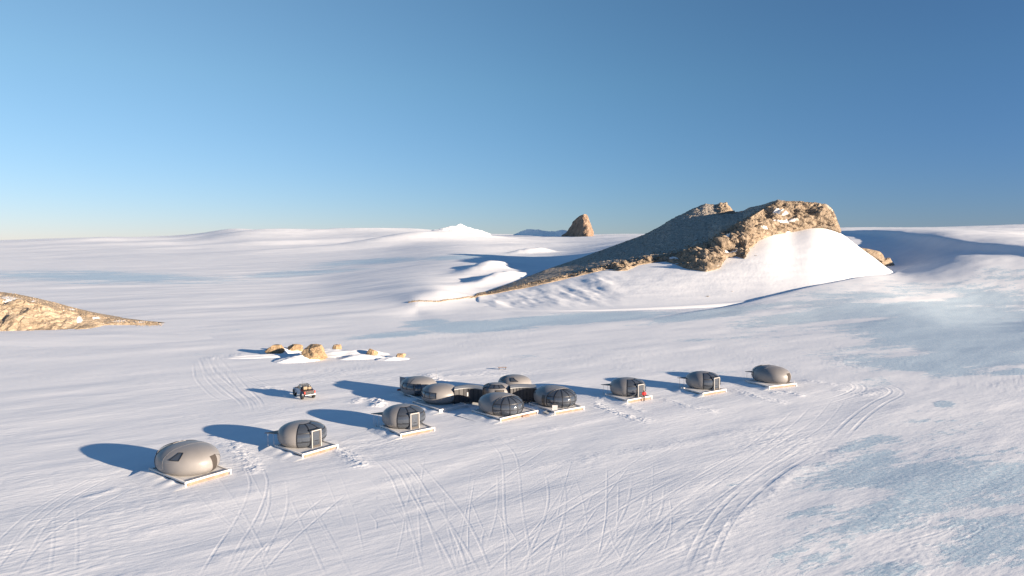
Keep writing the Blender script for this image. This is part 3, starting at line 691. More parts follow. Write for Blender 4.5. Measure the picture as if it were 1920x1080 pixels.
# snow heaped round them
def heap(name, px, py, w, d, h, rz=0, seed=0, sharp=1.):
    b = land(px, py); n = 48; u = np.linspace(-1, 1, n); A_, B_ = np.meshgrid(u, u); r = np.hypot(A_, B_)
    r2 = r * (1 + .25 * fbm(A_ * 1.5 + 3 * seed, B_ * 1.5, 3, seed + 1)); hh = np.clip(1 - r2 ** 2, 0, 1) ** 1.5 * h * .72 * .6 * (1 + .5 * fbm(A_ * 2 + seed, B_ * 2, 4, seed)) - .25 * sstep(.85, 1, r)
    c, s_ = math.cos(rz), math.sin(rz); x = A_ * w * .6; y = B_ * d / 2
    Pp = np.stack([b[0] + x * c - y * s_, b[1] + x * s_ + y * c, b[2] + hh - .05], -1)
    o = grid_mesh(name, Pp, M['snow'], attrs={'ice': np.zeros((n, n)), 'packed': np.ones((n, n)) * .3}); tag(o, kind='structure'); return o
heap('snow_mound', 640, 664, 20, 9, 3.0, 0, 1, .9)
heap('snow_drift', 558, 676, 9, 6, 2.2, .4, 2, 1.2); heap('snow_drift', 515, 668, 22, 6, 1.2, .2, 3, 1.)
heap('snow_drift', 677, 671, 11, 6, 1.6, .2, 4, 1.); heap('snow_drift', 735, 674, 7, 4, 1.3, .2, 5, 1.); heap('snow_drift', 528, 660, 9, 6, 2.6, 0, 5, .8)
# crags out on the slope
rock_px(1618,1654,464,486, Y=450, depth=.5, seed=7, name='crag', label='small sunlit crag at the right corner of the snow slope', cat='crag', rough=1.3, shear=-1.0)
o = rock_px(1654,1686,480,520, Y=462, depth=.5, seed=8, name='crag', label='larger slanting crag at the edge of the blue hollow right of the snow slope', cat='crag', rough=1.3, shear=-.75)
o.rotation_euler = (0, 0, .3)
rock_px(1404,1430,486,508, Y=372, depth=.6, seed=9, name='outcrop', label='tan outcrop sticking out of the snow slope below the ridge, the larger of two', cat='outcrop', rough=1.4, shear=-.25)
rock_px(1414,1426,478,489, Y=380, depth=.7, seed=10, name='outcrop', label='smaller outcrop just above the larger one on the snow slope', cat='outcrop', rough=1.4, shear=-.2)
for k, (x, y, s_, lb) in enumerate(((1441,481,3.0,'single small stone high on the snow slope'), (1327,558,8,'flat dark stone low on the snow slope, left of its like'), (1374,549,5,'tiny dark stone low on the snow slope below the outcrops'), (1471,538,5,'tiny dark stone at the foot of the snow slope, rightmost of the three'))):
    Yk = {0: 388, 1: 292, 2: 305, 3: 330}[k]
    rock_px(x - s_ / 2, x + s_ / 2, y - 3.5, y + 1, Y=Yk, depth=.8, seed=20 + k, name='stone', label=lb, cat='stone', sub=3)

# left outcrop: same kind of loft
cl = np.arange(-170, 296, .9)
L2 = [(-170,520,236),(-80,535,232),(0,547,227),(30,551,226),(60,557,224),(100,566,221),(150,581,218),(200,594,215),(250,600.3,212),(275,602.4,210),(296,604.6,207)]
L1 = [(-170,545,205),(0,560,207),(60,568,208),(100,576,209),(150,588,211),(200,597,211),(250,602.2,208),(296,605.0,206)]
L0 = [(-170,640,173),(0,623,190.5),(60,622,191.6),(120,620,194),(170,617,197.5),(195,609,205.8),(210,606,206),(240,605.5,206),(296,606.2,205)]
py, yk = tab(L0, cl); Q0 = at_v(cl, py, yk); py, yk = tab(L1, cl); Q1 = at_v(cl, py, yk); py, yk = tab(L2, cl); Q2 = at_v(cl, py, yk)
qb = Q2 + np.array([0, 30, 0]); qb[:, 2] = -3; qu = Q0 + np.array([0, 1, -4])
rows = []; vv = []; seg_id = []
span(qu, Q0, 5, 0); span(Q0, Q1, 60, 1, 1.5); span(Q1, Q2, 26, 2); span(Q2, qb, 14, 3, 0, True)
G = np.stack(rows); seg_id = np.array(seg_id); vv = np.array(vv); nr_, nc2 = G.shape[:2]
Nn = np.cross(np.gradient(G, axis=1), np.gradient(G, axis=0)); Nn /= np.linalg.norm(Nn, axis=-1, keepdims=True) + 1e-9
Pf = G.reshape(-1, 3); d1, d2, cid = worley3(Pf / np.array([5., 5., 3.]) + 3); fine = fbm3(Pf / 1.3, 4, .6).reshape(nr_, nc2)
thk = np.clip((Q2[:, 2] - Q0[:, 2]) / 7, .05, 1)
D = (seg_id == 1)[:, None] * (2.6 * facets(Pf / np.array([7., 7., 4.]) + 3).reshape(nr_, nc2) + 1.0 * facets(Pf / np.array([2.6, 2.6, 1.5]) + 7).reshape(nr_, nc2) + .5 * fbm3(Pf / 7, 4, .55, True).reshape(nr_, nc2) - .3 * (1 - np.clip((d2 - d1) * 6, 0, 1)).reshape(nr_, nc2)) + .15 * fine
Go = G + Nn * (D * thk)[..., None] * np.sign(Nn[..., 2:3] + 1e-6)
gPX, gPY = proj(G[..., 0], G[..., 1], G[..., 2])
sn = np.maximum.reduce([gb(20,560,22,4,6), gb(149,599,6,5,0), gb(62,565,5,1.5,0), gb(135,580,6,1.5,10), gb(225,602,14,2,0), gb(180,596,8,1.6,0), gb(262,604,12,1.5,0)])
M['rock_gold'] = rock_mat('golden_rock', (.46, .365, .265), (.35, .27, .185), -.03, .8, .8)
o = grid_mesh('rock_outcrop', Go, M['rock_gold'], smooth=False, attrs={'snow': sn, 'talus': np.zeros(sn.shape)})
tag(o, 'low golden tan rock outcrop tapering to a point at the far left edge', 'rock outcrop')
pl = []
n12 = np.where((seg_id == 1) | (seg_id == 2))[0]
for _ in range(900):
    c = int(rs.uniform(0, 1) ** .6 * (nc2 - 1)); r_ = rs.choice(n12[int(len(n12) * .62):]) if cl[c] < 200 else rs.choice(n12); pl.append((Go[r_, c], rs.uniform(.08, .3)))
for _ in range(60):
    p = at(rs.uniform(255, 306), 604, rs.uniform(203, 209)); p[2] = gz(p[0], p[1]); pl.append((p, rs.uniform(.12, .38)))
tag(stones('rubble', pl, M['rock_gold'], 5), 'loose rubble along the top of the golden outcrop', 'rubble', kind='stuff')
heap('snow_bank', 40, 633, 100, 34, 1.3, -.1, 3, 1.)

# ------------------------------------------------------------------ far hills and rocks
def hill(name, top_, base_, label=None, cat=None, mat='snow', rough=4., kind='structure', n=40, ext=300):
    x0 = max(top_[0][0], base_[0][0]); x1 = min(top_[-1][0], base_[-1][0]); c = np.linspace(x0, x1, 160)
    py, yk = tab(top_, c); T_ = at_v(c, py, yk); py, yk = tab(base_, c); B_ = at_v(c, py, yk)
    L_ = [B_ + np.array([0, -20, -12.])] + [B_ * (1 - k / n) + T_ * (k / n) for k in range(n + 1)] + [T_ + np.array([0, ext * .3, -12]), T_ + np.array([0, ext, -120])]
    G_ = np.stack(L_); Pf = G_.reshape(-1, 3); th = np.clip((T_[:, 2] - B_[:, 2]) / 25, 0, 1)
    G_[..., 2] += (fbm3(Pf / 60, 4, .55, True).reshape(G_.shape[:2]) - .3) * rough * th
    o = grid_mesh(name, G_, M[mat], attrs={'ice': np.zeros(G_.shape[:2]), 'packed': np.zeros(G_.shape[:2])}); tag(o, label, cat, None, kind); return o
hill('snow_hill', [(770,437.5,1800),(800,435,1820),(830,428,1860),(848,423,1900),(862,421,1950),(872,424,2000),(885,429,2100),(905,433,2250),(920,438,2350)],
     [(770,440,1700),(830,443,1740),(862,443,1800),(890,442,1980),(920,440,2250)], rough=5)
hill('snow_hill', [(962,440,3200),(975,435,3090),(988,430,2960),(1010,431,2800),(1030,433.5,2690),(1040,434,2620),(1052,431,2560),(1075,434,2460),(1115,441,2310)],
     [(962,441,3120),(1000,446,2770),(1040,447,2520),(1070,447,2400),(1115,445,2240)], rough=4)
# ------------------------------------------------------------------ camp materials
M['shell'] = simple('pod_shell', (.245, .235, .232), .45, 0, .05, .8, coat=.15)
M['glass'] = simple('tinted_glass', (.09, .105, .13), .07, .4, .05, 1.)
M['glass'].node_tree.nodes['Principled BSDF'].inputs['Specular IOR Level'].default_value = 1.0
M['glass'].node_tree.nodes['Principled BSDF'].inputs['IOR'].default_value = 1.7
M['frame'] = simple('dark_frame', (.014, .016, .022), .5)
M['white'] = simple('white_trim', (.66, .65, .64), .5, 0, .06, 4, bump=.1)
M['door_white'] = simple('door_surround', (.42, .41, .40), .5, 0, .06, 4)
M['deck'] = simple('snowy_deck', (.66, .65, .64), .7, 0, .12, 1.5, bump=.3)
M['wood'] = simple('pale_wood', (.26, .165, .12), .65, 0, .3, 2.5)
M['dark_panel'] = simple('charcoal_panel', (.045, .045, .05), .45, 0, .2, 2)
M['door_dark'] = simple('door_leaf', (.085, .075, .068), .35, 0, .15, 2)
M['doorway'] = simple('dark_doorway', (.05, .042, .038), .9, 0, .1, 2)
M['grey'] = simple('grey_paint', (.30, .31, .32), .6, 0, .1, 2)
M['tan_cloth'] = simple('tan_cargo', (.30, .23, .16), .8, 0, .3, 5, bump=.5)
M['car_white'] = simple('white_car_paint', (.62, .63, .65), .25, 0, .04, 2, coat=.6)
M['car_red'] = simple('red_car_paint', (.33, .035, .03), .3, 0, .15, 2, coat=.5)
M['rubber'] = simple('tyre_rubber', (.025, .025, .025), .85, 0, .3, 8, bump=.3)
M['metal'] = simple('bare_metal', (.45, .45, .46), .35, .8, .1, 4)
M['lamp_red'] = simple('red_lens', (.55, .05, .03), .2, 0, .1, 2)
M['jacket'] = simple('red_jacket', (.55, .03, .03), .8, 0, .2, 8)
M['trousers'] = simple('black_trousers', (.02, .02, .025), .85, 0, .2, 8)
M['skin'] = simple('skin', (.50, .30, .22), .6, 0, .05, 8)
M['snow_plain'] = simple('packed_snow', (.84, .86, .88), .75, 0, .03, 2, bump=.4)

def bars(mb, pts, cen, w, th):              # a flat bar swept along a curve on the pod's skin; cen: what 'inside' means
    pts = [Vector(p) for p in pts]; ring = []
    for i, p in enumerate(pts):
        t = (pts[min(i + 1, len(pts) - 1)] - pts[max(i - 1, 0)]).normalized(); n = (p - Vector(cen(p))); n = (n - t * n.dot(t)).normalized(); b = t.cross(n)
        ring.append([p + b * w / 2 - n * .03, p + b * w / 2 + n * th, p - b * w / 2 + n * th, p - b * w / 2 - n * .03])
    mb.grid(ring, wrap=True)
    for r in (ring[0], ring[-1]): mb.bm.faces.new([mb.bm.verts.new(v) for v in r])
NU, ND = 2.35, 2.75                                   # the skin is a little fuller than an ellipsoid
class Pod:
    def __init__(s, loc, ang, af, ab, b, H=2.62, zc=1.16, u0=1.0, pole=0.):
        s.af, s.ab, s.b, s.zc, s.h, s.u0, s.pole = af, ab, b, zc, H - zc, u0, pole; s.loc, s.ang = loc, ang
    def cz(s, z, dr=0):
        n = NU if z > s.zc else ND; return max(0., 1 - abs((z - s.zc) / (s.h + dr)) ** n) ** (1 / n)
    def P(s, psi, z, dr=0., u0=None):       # point on the skin along a bearing from the vertical axis at u0
        u0 = s.pole if u0 is None else u0; c = s.cz(z, dr); cx, cy = math.cos(psi), math.sin(psi)
        for a in (s.af, s.ab):
            A_, B_ = (a + dr) * c, (s.b + dr) * c
            if A_ <= 1e-6: return (u0, 0, z)
            qa = (cx / A_) ** 2 + (cy / B_) ** 2; qb = 2 * u0 * cx / A_ ** 2; qc = u0 * u0 / A_ ** 2 - 1
            D = qb * qb - 4 * qa * qc
            if D < 0 or qc > 0: return (u0, 0, z)
            t = (-qb + math.sqrt(D)) / (2 * qa); x = u0 + t * cx
            if (x >= 0) == (a == s.af): break
        return (x, t * cy, z)
    def cen(s, p): return (p[0] * .35, 0, s.zc)
    def patch(s, mb, p0, p1, z0, z1, dr, u0=0., n=8, skew=0., skew2=None):
        skew2 = skew if skew2 is None else skew2
        mb.grid([[s.P(p0 + (p1 - p0) * j / n + (skew * (1 - j / n) + skew2 * j / n) * i / n, z0 + (z1 - z0) * i / n, dr, u0) for j in range(n + 1)] for i in range(n + 1)])
        return mb
    def window(s, root, p0, p1, z0, z1, name='window', skew=0., skew2=None, panes=1, w=.07, mat='glass', div=None):
        fr = MB(); sk2 = skew if skew2 is None else skew2
        Q = lambda f, g: s.P(p0 + (p1 - p0) * f + (skew * (1 - f) + sk2 * f) * g, z0 + (z1 - z0) * g, .01, 0)
        L = [k / 10 for k in range(11)]
        for g in (0, 1): bars(fr, [Q(f, g) for f in L], s.cen, w, .04)
        for k in range(panes + 1): bars(fr, [Q(k / panes, g) for g in L], s.cen, w, .045)
        o = fr.build(name, M['frame'], root)
        for k in range(panes):
            a, c = p0 + (p1 - p0) * k / panes, p0 + (p1 - p0) * (k + 1) / panes
            s.patch(MB(), a, c, z0, z1, .012, skew=skew + (sk2 - skew) * k / panes, skew2=skew + (sk2 - skew) * (k + 1) / panes).build('pane', M[mat], o, smooth=True)
        return o
    def section(s, x, m=48):
        a = s.af if x > 0 else s.ab; q = min(.99999, abs(x) / a); tu, td = (1 - q ** NU) ** (1 / NU), (1 - q ** ND) ** (1 / ND)
        lo = -math.pi / 2 if s.h * td <= s.zc else -math.asin(s.zc / (s.h * td)); r = []
        for j in range(m + 1):
            ph = lo + (math.pi - 2 * lo) * j / m; n_ = NU if math.sin(ph) > 0 else ND; t = (tu if n_ == NU else td) * math.sin(ph)
            yy_ = math.sqrt(max(0., (1 - abs(t) ** n_) ** (2 / n_) - q * q))
            r.append((x, s.b * yy_ * (1 if math.cos(ph) >= 0 else -1), s.zc + s.h * t))
        return r
    def shell(s, root, sector=None):
        if sector is None:                  # everything behind a flat seam at u0
            t1 = math.acos(s.u0 / s.af); n = 40
            rows_ = [s.section((s.af if math.cos(th) > 0 else s.ab) * math.cos(th)) for th in (math.pi + (t1 - math.pi) * i / n for i in range(n + 1))]
            sh_ = MB().grid(rows_).build('shell', M['shell'], root, smooth=True, weld=True)
            if s.u0 > s.af - .01: return sh_
            lip = MB(); bars(lip, [(p[0] + .01, p[1], p[2]) for p in rows_[-1][1:-1]], s.cen, .08, .03); lip.build('seam_trim', M['shell'], root)
            return sh_
        zt, a0, a1 = s.ztop, R(sector[0]), R(sector[1]); mb = MB(); n = 44
        zz = [s.zc + s.h * math.sin(-math.asin(min(1, s.zc / s.h)) + (math.pi / 2 + math.asin(min(1, s.zc / s.h))) * k / 34) for k in range(35)]
        zz[0] = 0; kt = min(range(35), key=lambda k: abs(zz[k] - zt)); zz[kt] = zt
        mb.grid([[s.P(a1 + (2 * math.pi + a0 - a1) * j / n, z) for j in range(n + 1)] for z in zz[:-1] + [s.zc + s.h]])
        mb.grid([[s.P(a0 + (a1 - a0) * j / 14, z) for j in range(15)] for z in zz[kt:-1] + [s.zc + s.h]])
        return mb.build('shell', M['shell'], root, smooth=True, weld=True)
    @property
    def ztop(s): return s.zc + s.h * .955
    def glazing(s, root, edges, rings, skip=(), flat=True):
        if flat:
            s.pole = s.u0; zt = s.zc + s.h * (1 - (s.u0 / s.af) ** NU) ** (1 / NU) - .004
        else: zt = s.ztop
        E = [R(e) for e in edges]; fr = MB(); pw = 1.3 if flat else 1.
        zz = [zt * (1 - (1 - k / 30) ** pw) for k in range(31)]
        for e in E: bars(fr, [s.P(e, z, 0) for z in (zz[:-1] if flat else zz)], s.cen, .11, .035)
        A_ = np.linspace(edges[0], edges[-1], 25)
        for z in [.05] + rings + ([] if flat else [zt]):
            bars(fr, [s.P(R(a), z, 0) for a in A_], s.cen, .10 if z > .1 else .12, .03)
        o = fr.build('glazing_frame', M['frame'], root)
        zs = [0] + rings + [zt]
        for i in range(len(E) - 1):
            for k in range(len(zs) - 1):
                if (i, k) in skip: continue
                mb = MB(); n = 6; nz = 10
                mb.grid([[s.P(E[i] + (E[i + 1] - E[i]) * j / n, zs[k] + (zs[k + 1] - zs[k]) * (1 - (1 - q / nz) ** (1.4 if flat and k == len(zs) - 2 else 1)), 0) for j in range(n + 1)] for q in range(nz + 1)])
                mb.build('pane', M['glass'], o, smooth=True)
        return o

def door_portal(root, x0, x1, w=1.16, h=2.02):
    mb = MB(); f = .09
    for y0, y1, z0, z1 in ((-w / 2 - f, -w / 2, 0, h + f), (w / 2, w / 2 + f, 0, h + f), (-w / 2, w / 2, h, h + f)):
        mb.box(((x0 + x1) / 2, (y0 + y1) / 2, (z0 + z1) / 2), (x1 - x0, y1 - y0, z1 - z0))
    d = mb.build('door_frame', M['door_white'], root)
    MB().box(((x0 + x1) / 2 - .03, 0, h + f + .03), (x1 - x0, w + .3, .05)).build('door_canopy', M['frame'], root)
    dd = MB().box((x1 - .12, 0, h / 2 + .01), (.05, w - .006, h - .02)).build('door', M['door_dark'], root)
    MB().box((x1 - .085, 0, h / 2 + .08), (.012, w - .24, h - .36)).build('door_pane', M['glass'], dd)
    MB().cyl((x1 - .06, w * .36, .98), (x1 - .06, w * .36, 1.22), .018, seg=8).build('handle', M['metal'], dd)
    return d

def platform(C, L, Rr, label, zt=.52, skirt='wood'):
    c, l, r = gr(*C, zt), gr(*L, zt), gr(*Rr, zt)
    vl, vr = (l - c)[:2], (r - c)[:2]; Ll, Lr_ = float(np.hypot(*vl)), float(np.hypot(*vr))
    # square the two edges up
    al, ar = math.atan2(vl[1], vl[0]), math.atan2(vr[1], vr[0]); dlt = ((al - ar) - math.pi / 2) / 2; ar += dlt
    root = empty('deck_platform', (c[0], c[1], gz(c[0], c[1])), ar)   # local +x along the right-hand edge, +y along the left-hand edge
    tag(root, label, 'platform', 'snowy platforms under the pods')
    X_, Y_ = Lr_, Ll; z0 = .34
    MB().box((X_ / 2, Y_ / 2, z0 - .04), (X_ - .3, Y_ - .3, .12)).build('deck', M['deck'], root)
    e = []
    for n_, c_, d_ in (('r', (X_ / 2, .08, .44), (X_ + .1, .24, .2)), ('b', (X_ / 2, Y_ - .08, .40), (X_ + .1, .2, .16)), ('l', (.08, Y_ / 2, .43), (.22, Y_ - .34, .2)), ('k', (X_ - .08, Y_ / 2, .40), (.2, Y_ - .34, .16))):
        MB().box(c_, d_, bev=.05).build('edge_beam', M['white'], root, smooth=True, auto=40)
    MB().box((X_ / 2, .14, .12), (X_ - .5, .08, .40)).build('skirt', M[skirt], root)
    for px_, py_ in ((.0, .0), (X_, .0), (0., Y_)):
        MB().box((px_ + (.06 if px_ == 0 else -.06), py_ + (.04 if py_ == 0 else -.05), .26), (.18, .18, .58), bev=.05).build('corner_post', M['white'], root)
    # snow blown up against the left-hand edge, and settled on the deck
    n = 40; yy = np.linspace(-.4, Y_ + .6, n); tt = np.linspace(0, 1, 14)
    prof = .40 * (1 - sstep(0, 1, tt)); Pp = np.stack([np.broadcast_to(-.02 - tt[:, None] * 2.3, (14, n)), np.broadcast_to(yy, (14, n)), np.broadcast_to(prof[:, None], (14, n)) * (.75 + .3 * vn(yy * .9, yy * 0 + ar * 9, 2))[None] - .04], -1)
    dr_ = grid_mesh('snow_drift', Pp, M['snow'], root)
    return root, c, ar, X_, Y_
def base_center(px, py, back, z=.34):
    p = gr(px, py, z); d = p[:2] / np.hypot(*p[:2]); return (p[0] + d[0] * back, p[1] + d[1] * back, z)

SMALL_E = [-46, -15, 14, 60]
def small_pod(loc, ang, label, s_=1.):
    root = empty('pod', loc, ang); tag(root, label, 'pod', 'egg shaped pods of the camp')
    p = Pod(loc, ang, 2.95, 2.95, 2.9, H=2.62); p.shell(root, (SMALL_E[0], SMALL_E[-1]))
    p.glazing(root, SMALL_E, [.80, 1.82], skip=((1, 0),), flat=False)
    # glass left and right of the door portal
    door_portal(root, 2.15, 3.02)
    return root
def glass_front_pod(loc, ang, label, af=3.8, ab=3.7, b=3.0, u0=1.5, side_door=0):
    root = empty('pod', loc, ang); tag(root, label, 'pod', 'egg shaped pods of the camp')
    p = Pod(loc, ang, af, ab, b, H=2.66, u0=u0); p.shell(root)
    p.glazing(root, [-90, -62, -31, 0, 31, 62, 90], [.98, 1.80])
    if side_door:
        o = MB(); p.patch(o, R(-78), R(-66), 0.05, 1.85, .02); o.build('door', M['door_dark'], root, smooth=True)
        p.window(root, R(-128), R(-120), 1.75, 1.8, 'vent', w=.05)
    else:
        p.window(root, R(-158), R(-142), 1.15, 1.8, 'window', skew=R(4))
    return root
def closed_pod(loc, ang, label, skylight=True, af=4.3, ab=3.6):   # its glass faces away from the camp
    root = empty('pod', loc, ang); tag(root, label, 'pod', 'egg shaped pods of the camp')
    p = Pod(loc, ang, ab, af, 3.0, H=2.72, u0=1.4); p.shell(root)
    p.glazing(root, [-90, -45, 0, 45, 90], [.98, 1.85])
    sm_ = MB(); bars(sm_, [(q_[0], q_[1], q_[2]) for q_ in p.section(-.6)[1:-1]], p.cen, .05, .012); sm_.build('panel_joint', M['shell'], root)
    o = MB(); p.patch(o, R(190) if skylight else R(186), R(198) if skylight else R(200), .02, 1.9, .02, skew=R(-4), skew2=R(1)); o.build('door', M['doorway'], root, smooth=True)
    if skylight:
        o2 = MB(); L = [p.P(R(198) + R(24) * math.sin(k / 12 * math.pi) ** .8, .02 + 1.85 * k / 12, .012, 0) for k in range(13)]
        bars(o2, L, p.cen, .035, .012); o2.build('door_outline', M['frame'], root)
        p.window(root, R(119), R(139), 1.80, 2.40, 'skylight', skew=R(17), skew2=R(6))
    return root

def frontdir(ar): return ar - math.pi / 2
def make_pod(kind, C, L, Rr, pc, back, plabel, label, **k):
    pr, c, ar, X_, Y_ = platform(C, L, Rr, plabel, skirt='deck' if kind == 'band' else 'wood')
    loc = base_center(*pc, back); a = frontdir(ar)
    return pr, loc, a
PODS = {}
pr, loc, a = make_pod('closed', (347,904), (266,881), (438,881), (351,893), 3.1, 'leftmost platform, under the long pod with a skylight', '')
closed_pod(loc, a + math.pi, 'leftmost and nearest pod, closed grey shell with a slanted skylight and dark narrow door')

pr, loc, a = make_pod('small', (567,851), (508,836), (638,834), (567,840), 2.35, 'second platform from the left, wooden skirt lit by the sun', '')
small_pod(loc, a, 'small pod with white framed door, second from the left')
pod2 = (loc, a)
pr, loc, a = make_pod('small', (751,813), (706,798), (819,802), (757,804), 2.35, 'third platform from the left, in front of the pod cluster', '')
small_pod(loc, a, 'small pod with white framed door, third from the left in front of the cluster')
pod3 = (loc, a)
pr, loc, a = make_pod('small', (1176,751), (1128,741), (1229,744.5), (1177,744.5), 2.3, 'platform beside the person in red', '')
small_pod(loc, a, 'small pod with the person in red standing at its door'); pod4 = (loc, a)
pr, loc, a = make_pod('small', (1317.5,737), (1272,728), (1368,731), (1318,730.6), 2.3, 'platform second from the right', '')
small_pod(loc, a, 'small pod with white framed door, second from the right'); pod5 = (loc, a)
pr, loc, a = make_pod('closed', (1442,725), (1392,714), (1499,720.5), (1444,720), 3.0, 'rightmost platform, under the plain closed pod', '')
closed_pod(loc, a + math.pi, 'rightmost pod, plain closed shell with only a black doorway', skylight=False, af=3.8, ab=3.4); pod6 = (loc, a)
# the cluster
pr, loc, a = make_pod('glass', (938,785.5), (881,770), (1012,771), (939,780.6), 2.7, 'front platform of the cluster, under the nearer glass fronted pod', '')
glass_front_pod(loc, a, 'nearer glass fronted pod at the front of the cluster'); aE = a; podE = loc
pr, loc, a = make_pod('glass', (1040,772), (985,757), (1100,764), (1040,765), 2.7, 'right platform of the cluster, under the pod with the open side door', '')
glass_front_pod(loc, a, 'glass fronted pod with a dark side doorway, rightmost of the cluster', side_door=1); podF = loc
pr, loc, a = make_pod('band', (824,767), (769,751), (880,757.5), (825.5,758.5), 2.5, 'left platform of the cluster, in blue shade', '')
root = empty('pod', loc, a); tag(root, 'pod with a band of four dark windows, at the left front of the cluster', 'pod', 'egg shaped pods of the camp'); podB = loc
p = Pod(loc, a, 3.1, 3.1, 2.95, u0=3.0999); p.shell(root); p.window(root, R(-128), R(-46), .98, 1.82, 'window_band', panes=4)
pr, loc, a = make_pod('band', (800,752), (743,734), (850,745), (785,742.5), 2.5, 'rear left platform, mostly hidden by the banded pod', '')
root = empty('pod', loc, a); tag(root, 'rear left pod of the cluster with two square windows', 'pod', 'egg shaped pods of the camp'); podA = loc
p = Pod(loc, a, 3.3, 3.2, 2.95, u0=3.2999); p.shell(root); p.window(root, R(-92), R(-44), 1.12, 1.98, 'window', panes=2)
p.window(root, R(-40), R(-22), .3, 2.0, 'glass_door', panes=2)
o = MB(); bars(o, [p.P(R(-60), z, .005, 0) for z in np.linspace(2.0, 2.55, 8)], p.cen, .05, .015); o.build('seam_trim', M['frame'], root)
def ringroof(xc, ytop, half, label, sky_, extra=None, ang=-.6):
    Yc = (CAM_H - 3.08) * F / (ytop - HORIZ); pt = at(xc, 700, Yc); loc = (pt[0], pt[1], .34)
    root = empty('pod', loc, ang); tag(root, label, 'pod', 'egg shaped pods of the camp')
    p = Pod(loc, ang, half, half, half * .97, H=2.62, u0=half - .0001); p.shell(root); sky_(p, root); return loc
def skyC(p, root):
    p.window(root, R(-165), R(-15), 2.12, 2.50, 'skylight_ring', panes=6, w=.07)
    p.window(root, R(-58), R(-26), 1.2, 1.9, 'window', panes=1, mat='door_dark')
def skyD(p, root):
    p.window(root, R(-150), R(-105), 2.02, 2.45, 'skylight', panes=2)
    p.window(root, R(-70), R(-42), 2.0, 2.45, 'skylight', skew=R(-8), skew2=R(-20))
podC = ringroof(931, 719, 2.5, 'small pod with a ring of skylights at the middle of the cluster', skyC)
podD = ringroof(965, 704, 2.85, 'rear right pod of the cluster with skylights on its roof', skyD)

# dark panelled corridors that link the pods
def corridor(p0, p1, label, n, bow, depth=2.3, sign=False):
    a_, b_ = gr(*p0, .34), gr(*p1, .34); d = b_ - a_; Lc = float(np.hypot(d[0], d[1])); ang = math.atan2(d[1], d[0])
    root = empty('link_corridor', (a_[0], a_[1], .30), ang); tag(root, label, 'corridor', 'panelled corridors between the pods')
    xs = np.linspace(0, Lc, 25); H = 2.15
    f_ = lambda x, o=0: (x, bow * math.sin(math.pi * x / Lc) + o)
    mb = MB(); mb.grid([[(*f_(x), z) for x in xs] for z in (0, H)]); mb.grid([[(*f_(x, depth), z) for x in xs] for z in (0, H)])
    for x in (xs[0], xs[-1]): mb.grid([[(*f_(x, o), z) for o in (0, depth)] for z in (0, H)])
    mb.build('wall', M['dark_panel'], root)
    mb = MB(); mb.grid([[(f_(x)[0], f_(x)[1] + o, z) for x in xs] for o, z in ((-.10, H + .004), (-.10, H + .12), (depth / 2, H + .22), (depth + .1, H + .12), (depth + .1, H + .004), (-.10, H + .004))]); mb.build('roof', M['grey'], root)
    for k in range(n + 1):
        x, y = f_(Lc * k / n); MB().box((x, y - .03, H / 2), (.07, .07, H)).build('post', M['frame'], root)
    if sign: MB().box((Lc * .46, f_(Lc * .46)[1] - .09, 1.25), (.22, .03, .62)).build('notice', M['white'], root)
    return root
corridor((852, 757), (905, 756.5), 'left corridor of charcoal panels with a white notice', 6, 1.2, sign=True)
corridor((957, 754), (1006, 753.5), 'right corridor of charcoal panels behind the glass fronted pods', 8, .6)

# flat dark canopies on thin posts behind single pods
def canopy(loc, ang, label):
    dr = ang + R(234) if ang is not None else 0; root = empty('canopy', (loc[0] + math.cos(dr) * 3.1, loc[1] + math.sin(dr) * 3.1, .2), dr + math.pi); tag(root, label, 'canopy', 'flat canopies behind the pods')
    MB().prism([(-1.3, 0.), (.5, -.9), (.5, .9)], 2, 1.62, 1.68).build('roof', M['dark_panel'], root)
    for x, y in ((-.9, 0), (-.2, -.35)): MB().cyl((x, y, -.2), (x, y, 1.62), .022, seg=6).build('post', M['metal'], root)
for (loc, a), lb in ((pod2, 'flat dark canopy behind the second pod from the left'), (pod3, 'flat dark canopy behind the third pod from the left'), (pod4, 'flat dark canopy behind the pod with the person in red'), (pod5, 'flat dark canopy behind the second pod from the right'), (pod6, 'flat dark canopy behind the rightmost pod')):
    canopy(loc, a, lb)

# odds and ends round the cluster
b = gr(757, 734, 0); b2 = podA
root = empty('storage_box', (b2[0] - 1.9, b2[1] + 3.1, gz(b2[0], b2[1])), -.62); tag(root, 'grey storage box half hidden behind the rear left pod', 'box')
MB().box((0, 0, 1.2), (2.6, 2.2, 2.4), bev=.04).build('body', M['grey'], root); MB().box((0, 0, 2.43), (2.7, 2.3, .06)).build('lid', M['snow_plain'], root)
b = gr(748, 732.5, .3); root = empty('gear_bag', (b[0], b[1], .3), .4); tag(root, 'dark red bag lying by the rear left pod', 'bag')
MB().box((0, 0, .14), (.7, .38, .28), bev=.12).build('body', M['car_red'], root, smooth=True); MB().cyl((-.2, 0, .29), (.2, 0, .29), .03, seg=6).build('strap', M['trousers'], root)
b = gr(1040.5, 771, .3); root = empty('notice_board', (b[0], b[1], .1), R(-8)); tag(root, 'blank white board on two legs at the right platform', 'board')
MB().box((0, 0, .72), (.78, .05, .75)).build('board', M['white'], root)
for x in (-.36, .36): MB().box((x, 0, .30), (.05, .06, 1.2)).build('leg', M['white'], root)
b = gr(1029, 776, .15); root = MB(); root.box((0, 0, 0), (1.5, 1.1, .05), M=Matrix.Rotation(R(14), 4, 'Y')); root.box((0, .5, .06), (1.5, .06, .06), M=Matrix.Rotation(R(14), 4, 'Y')); root.box((0, -.5, .06), (1.5, .06, .06), M=Matrix.Rotation(R(14), 4, 'Y'))
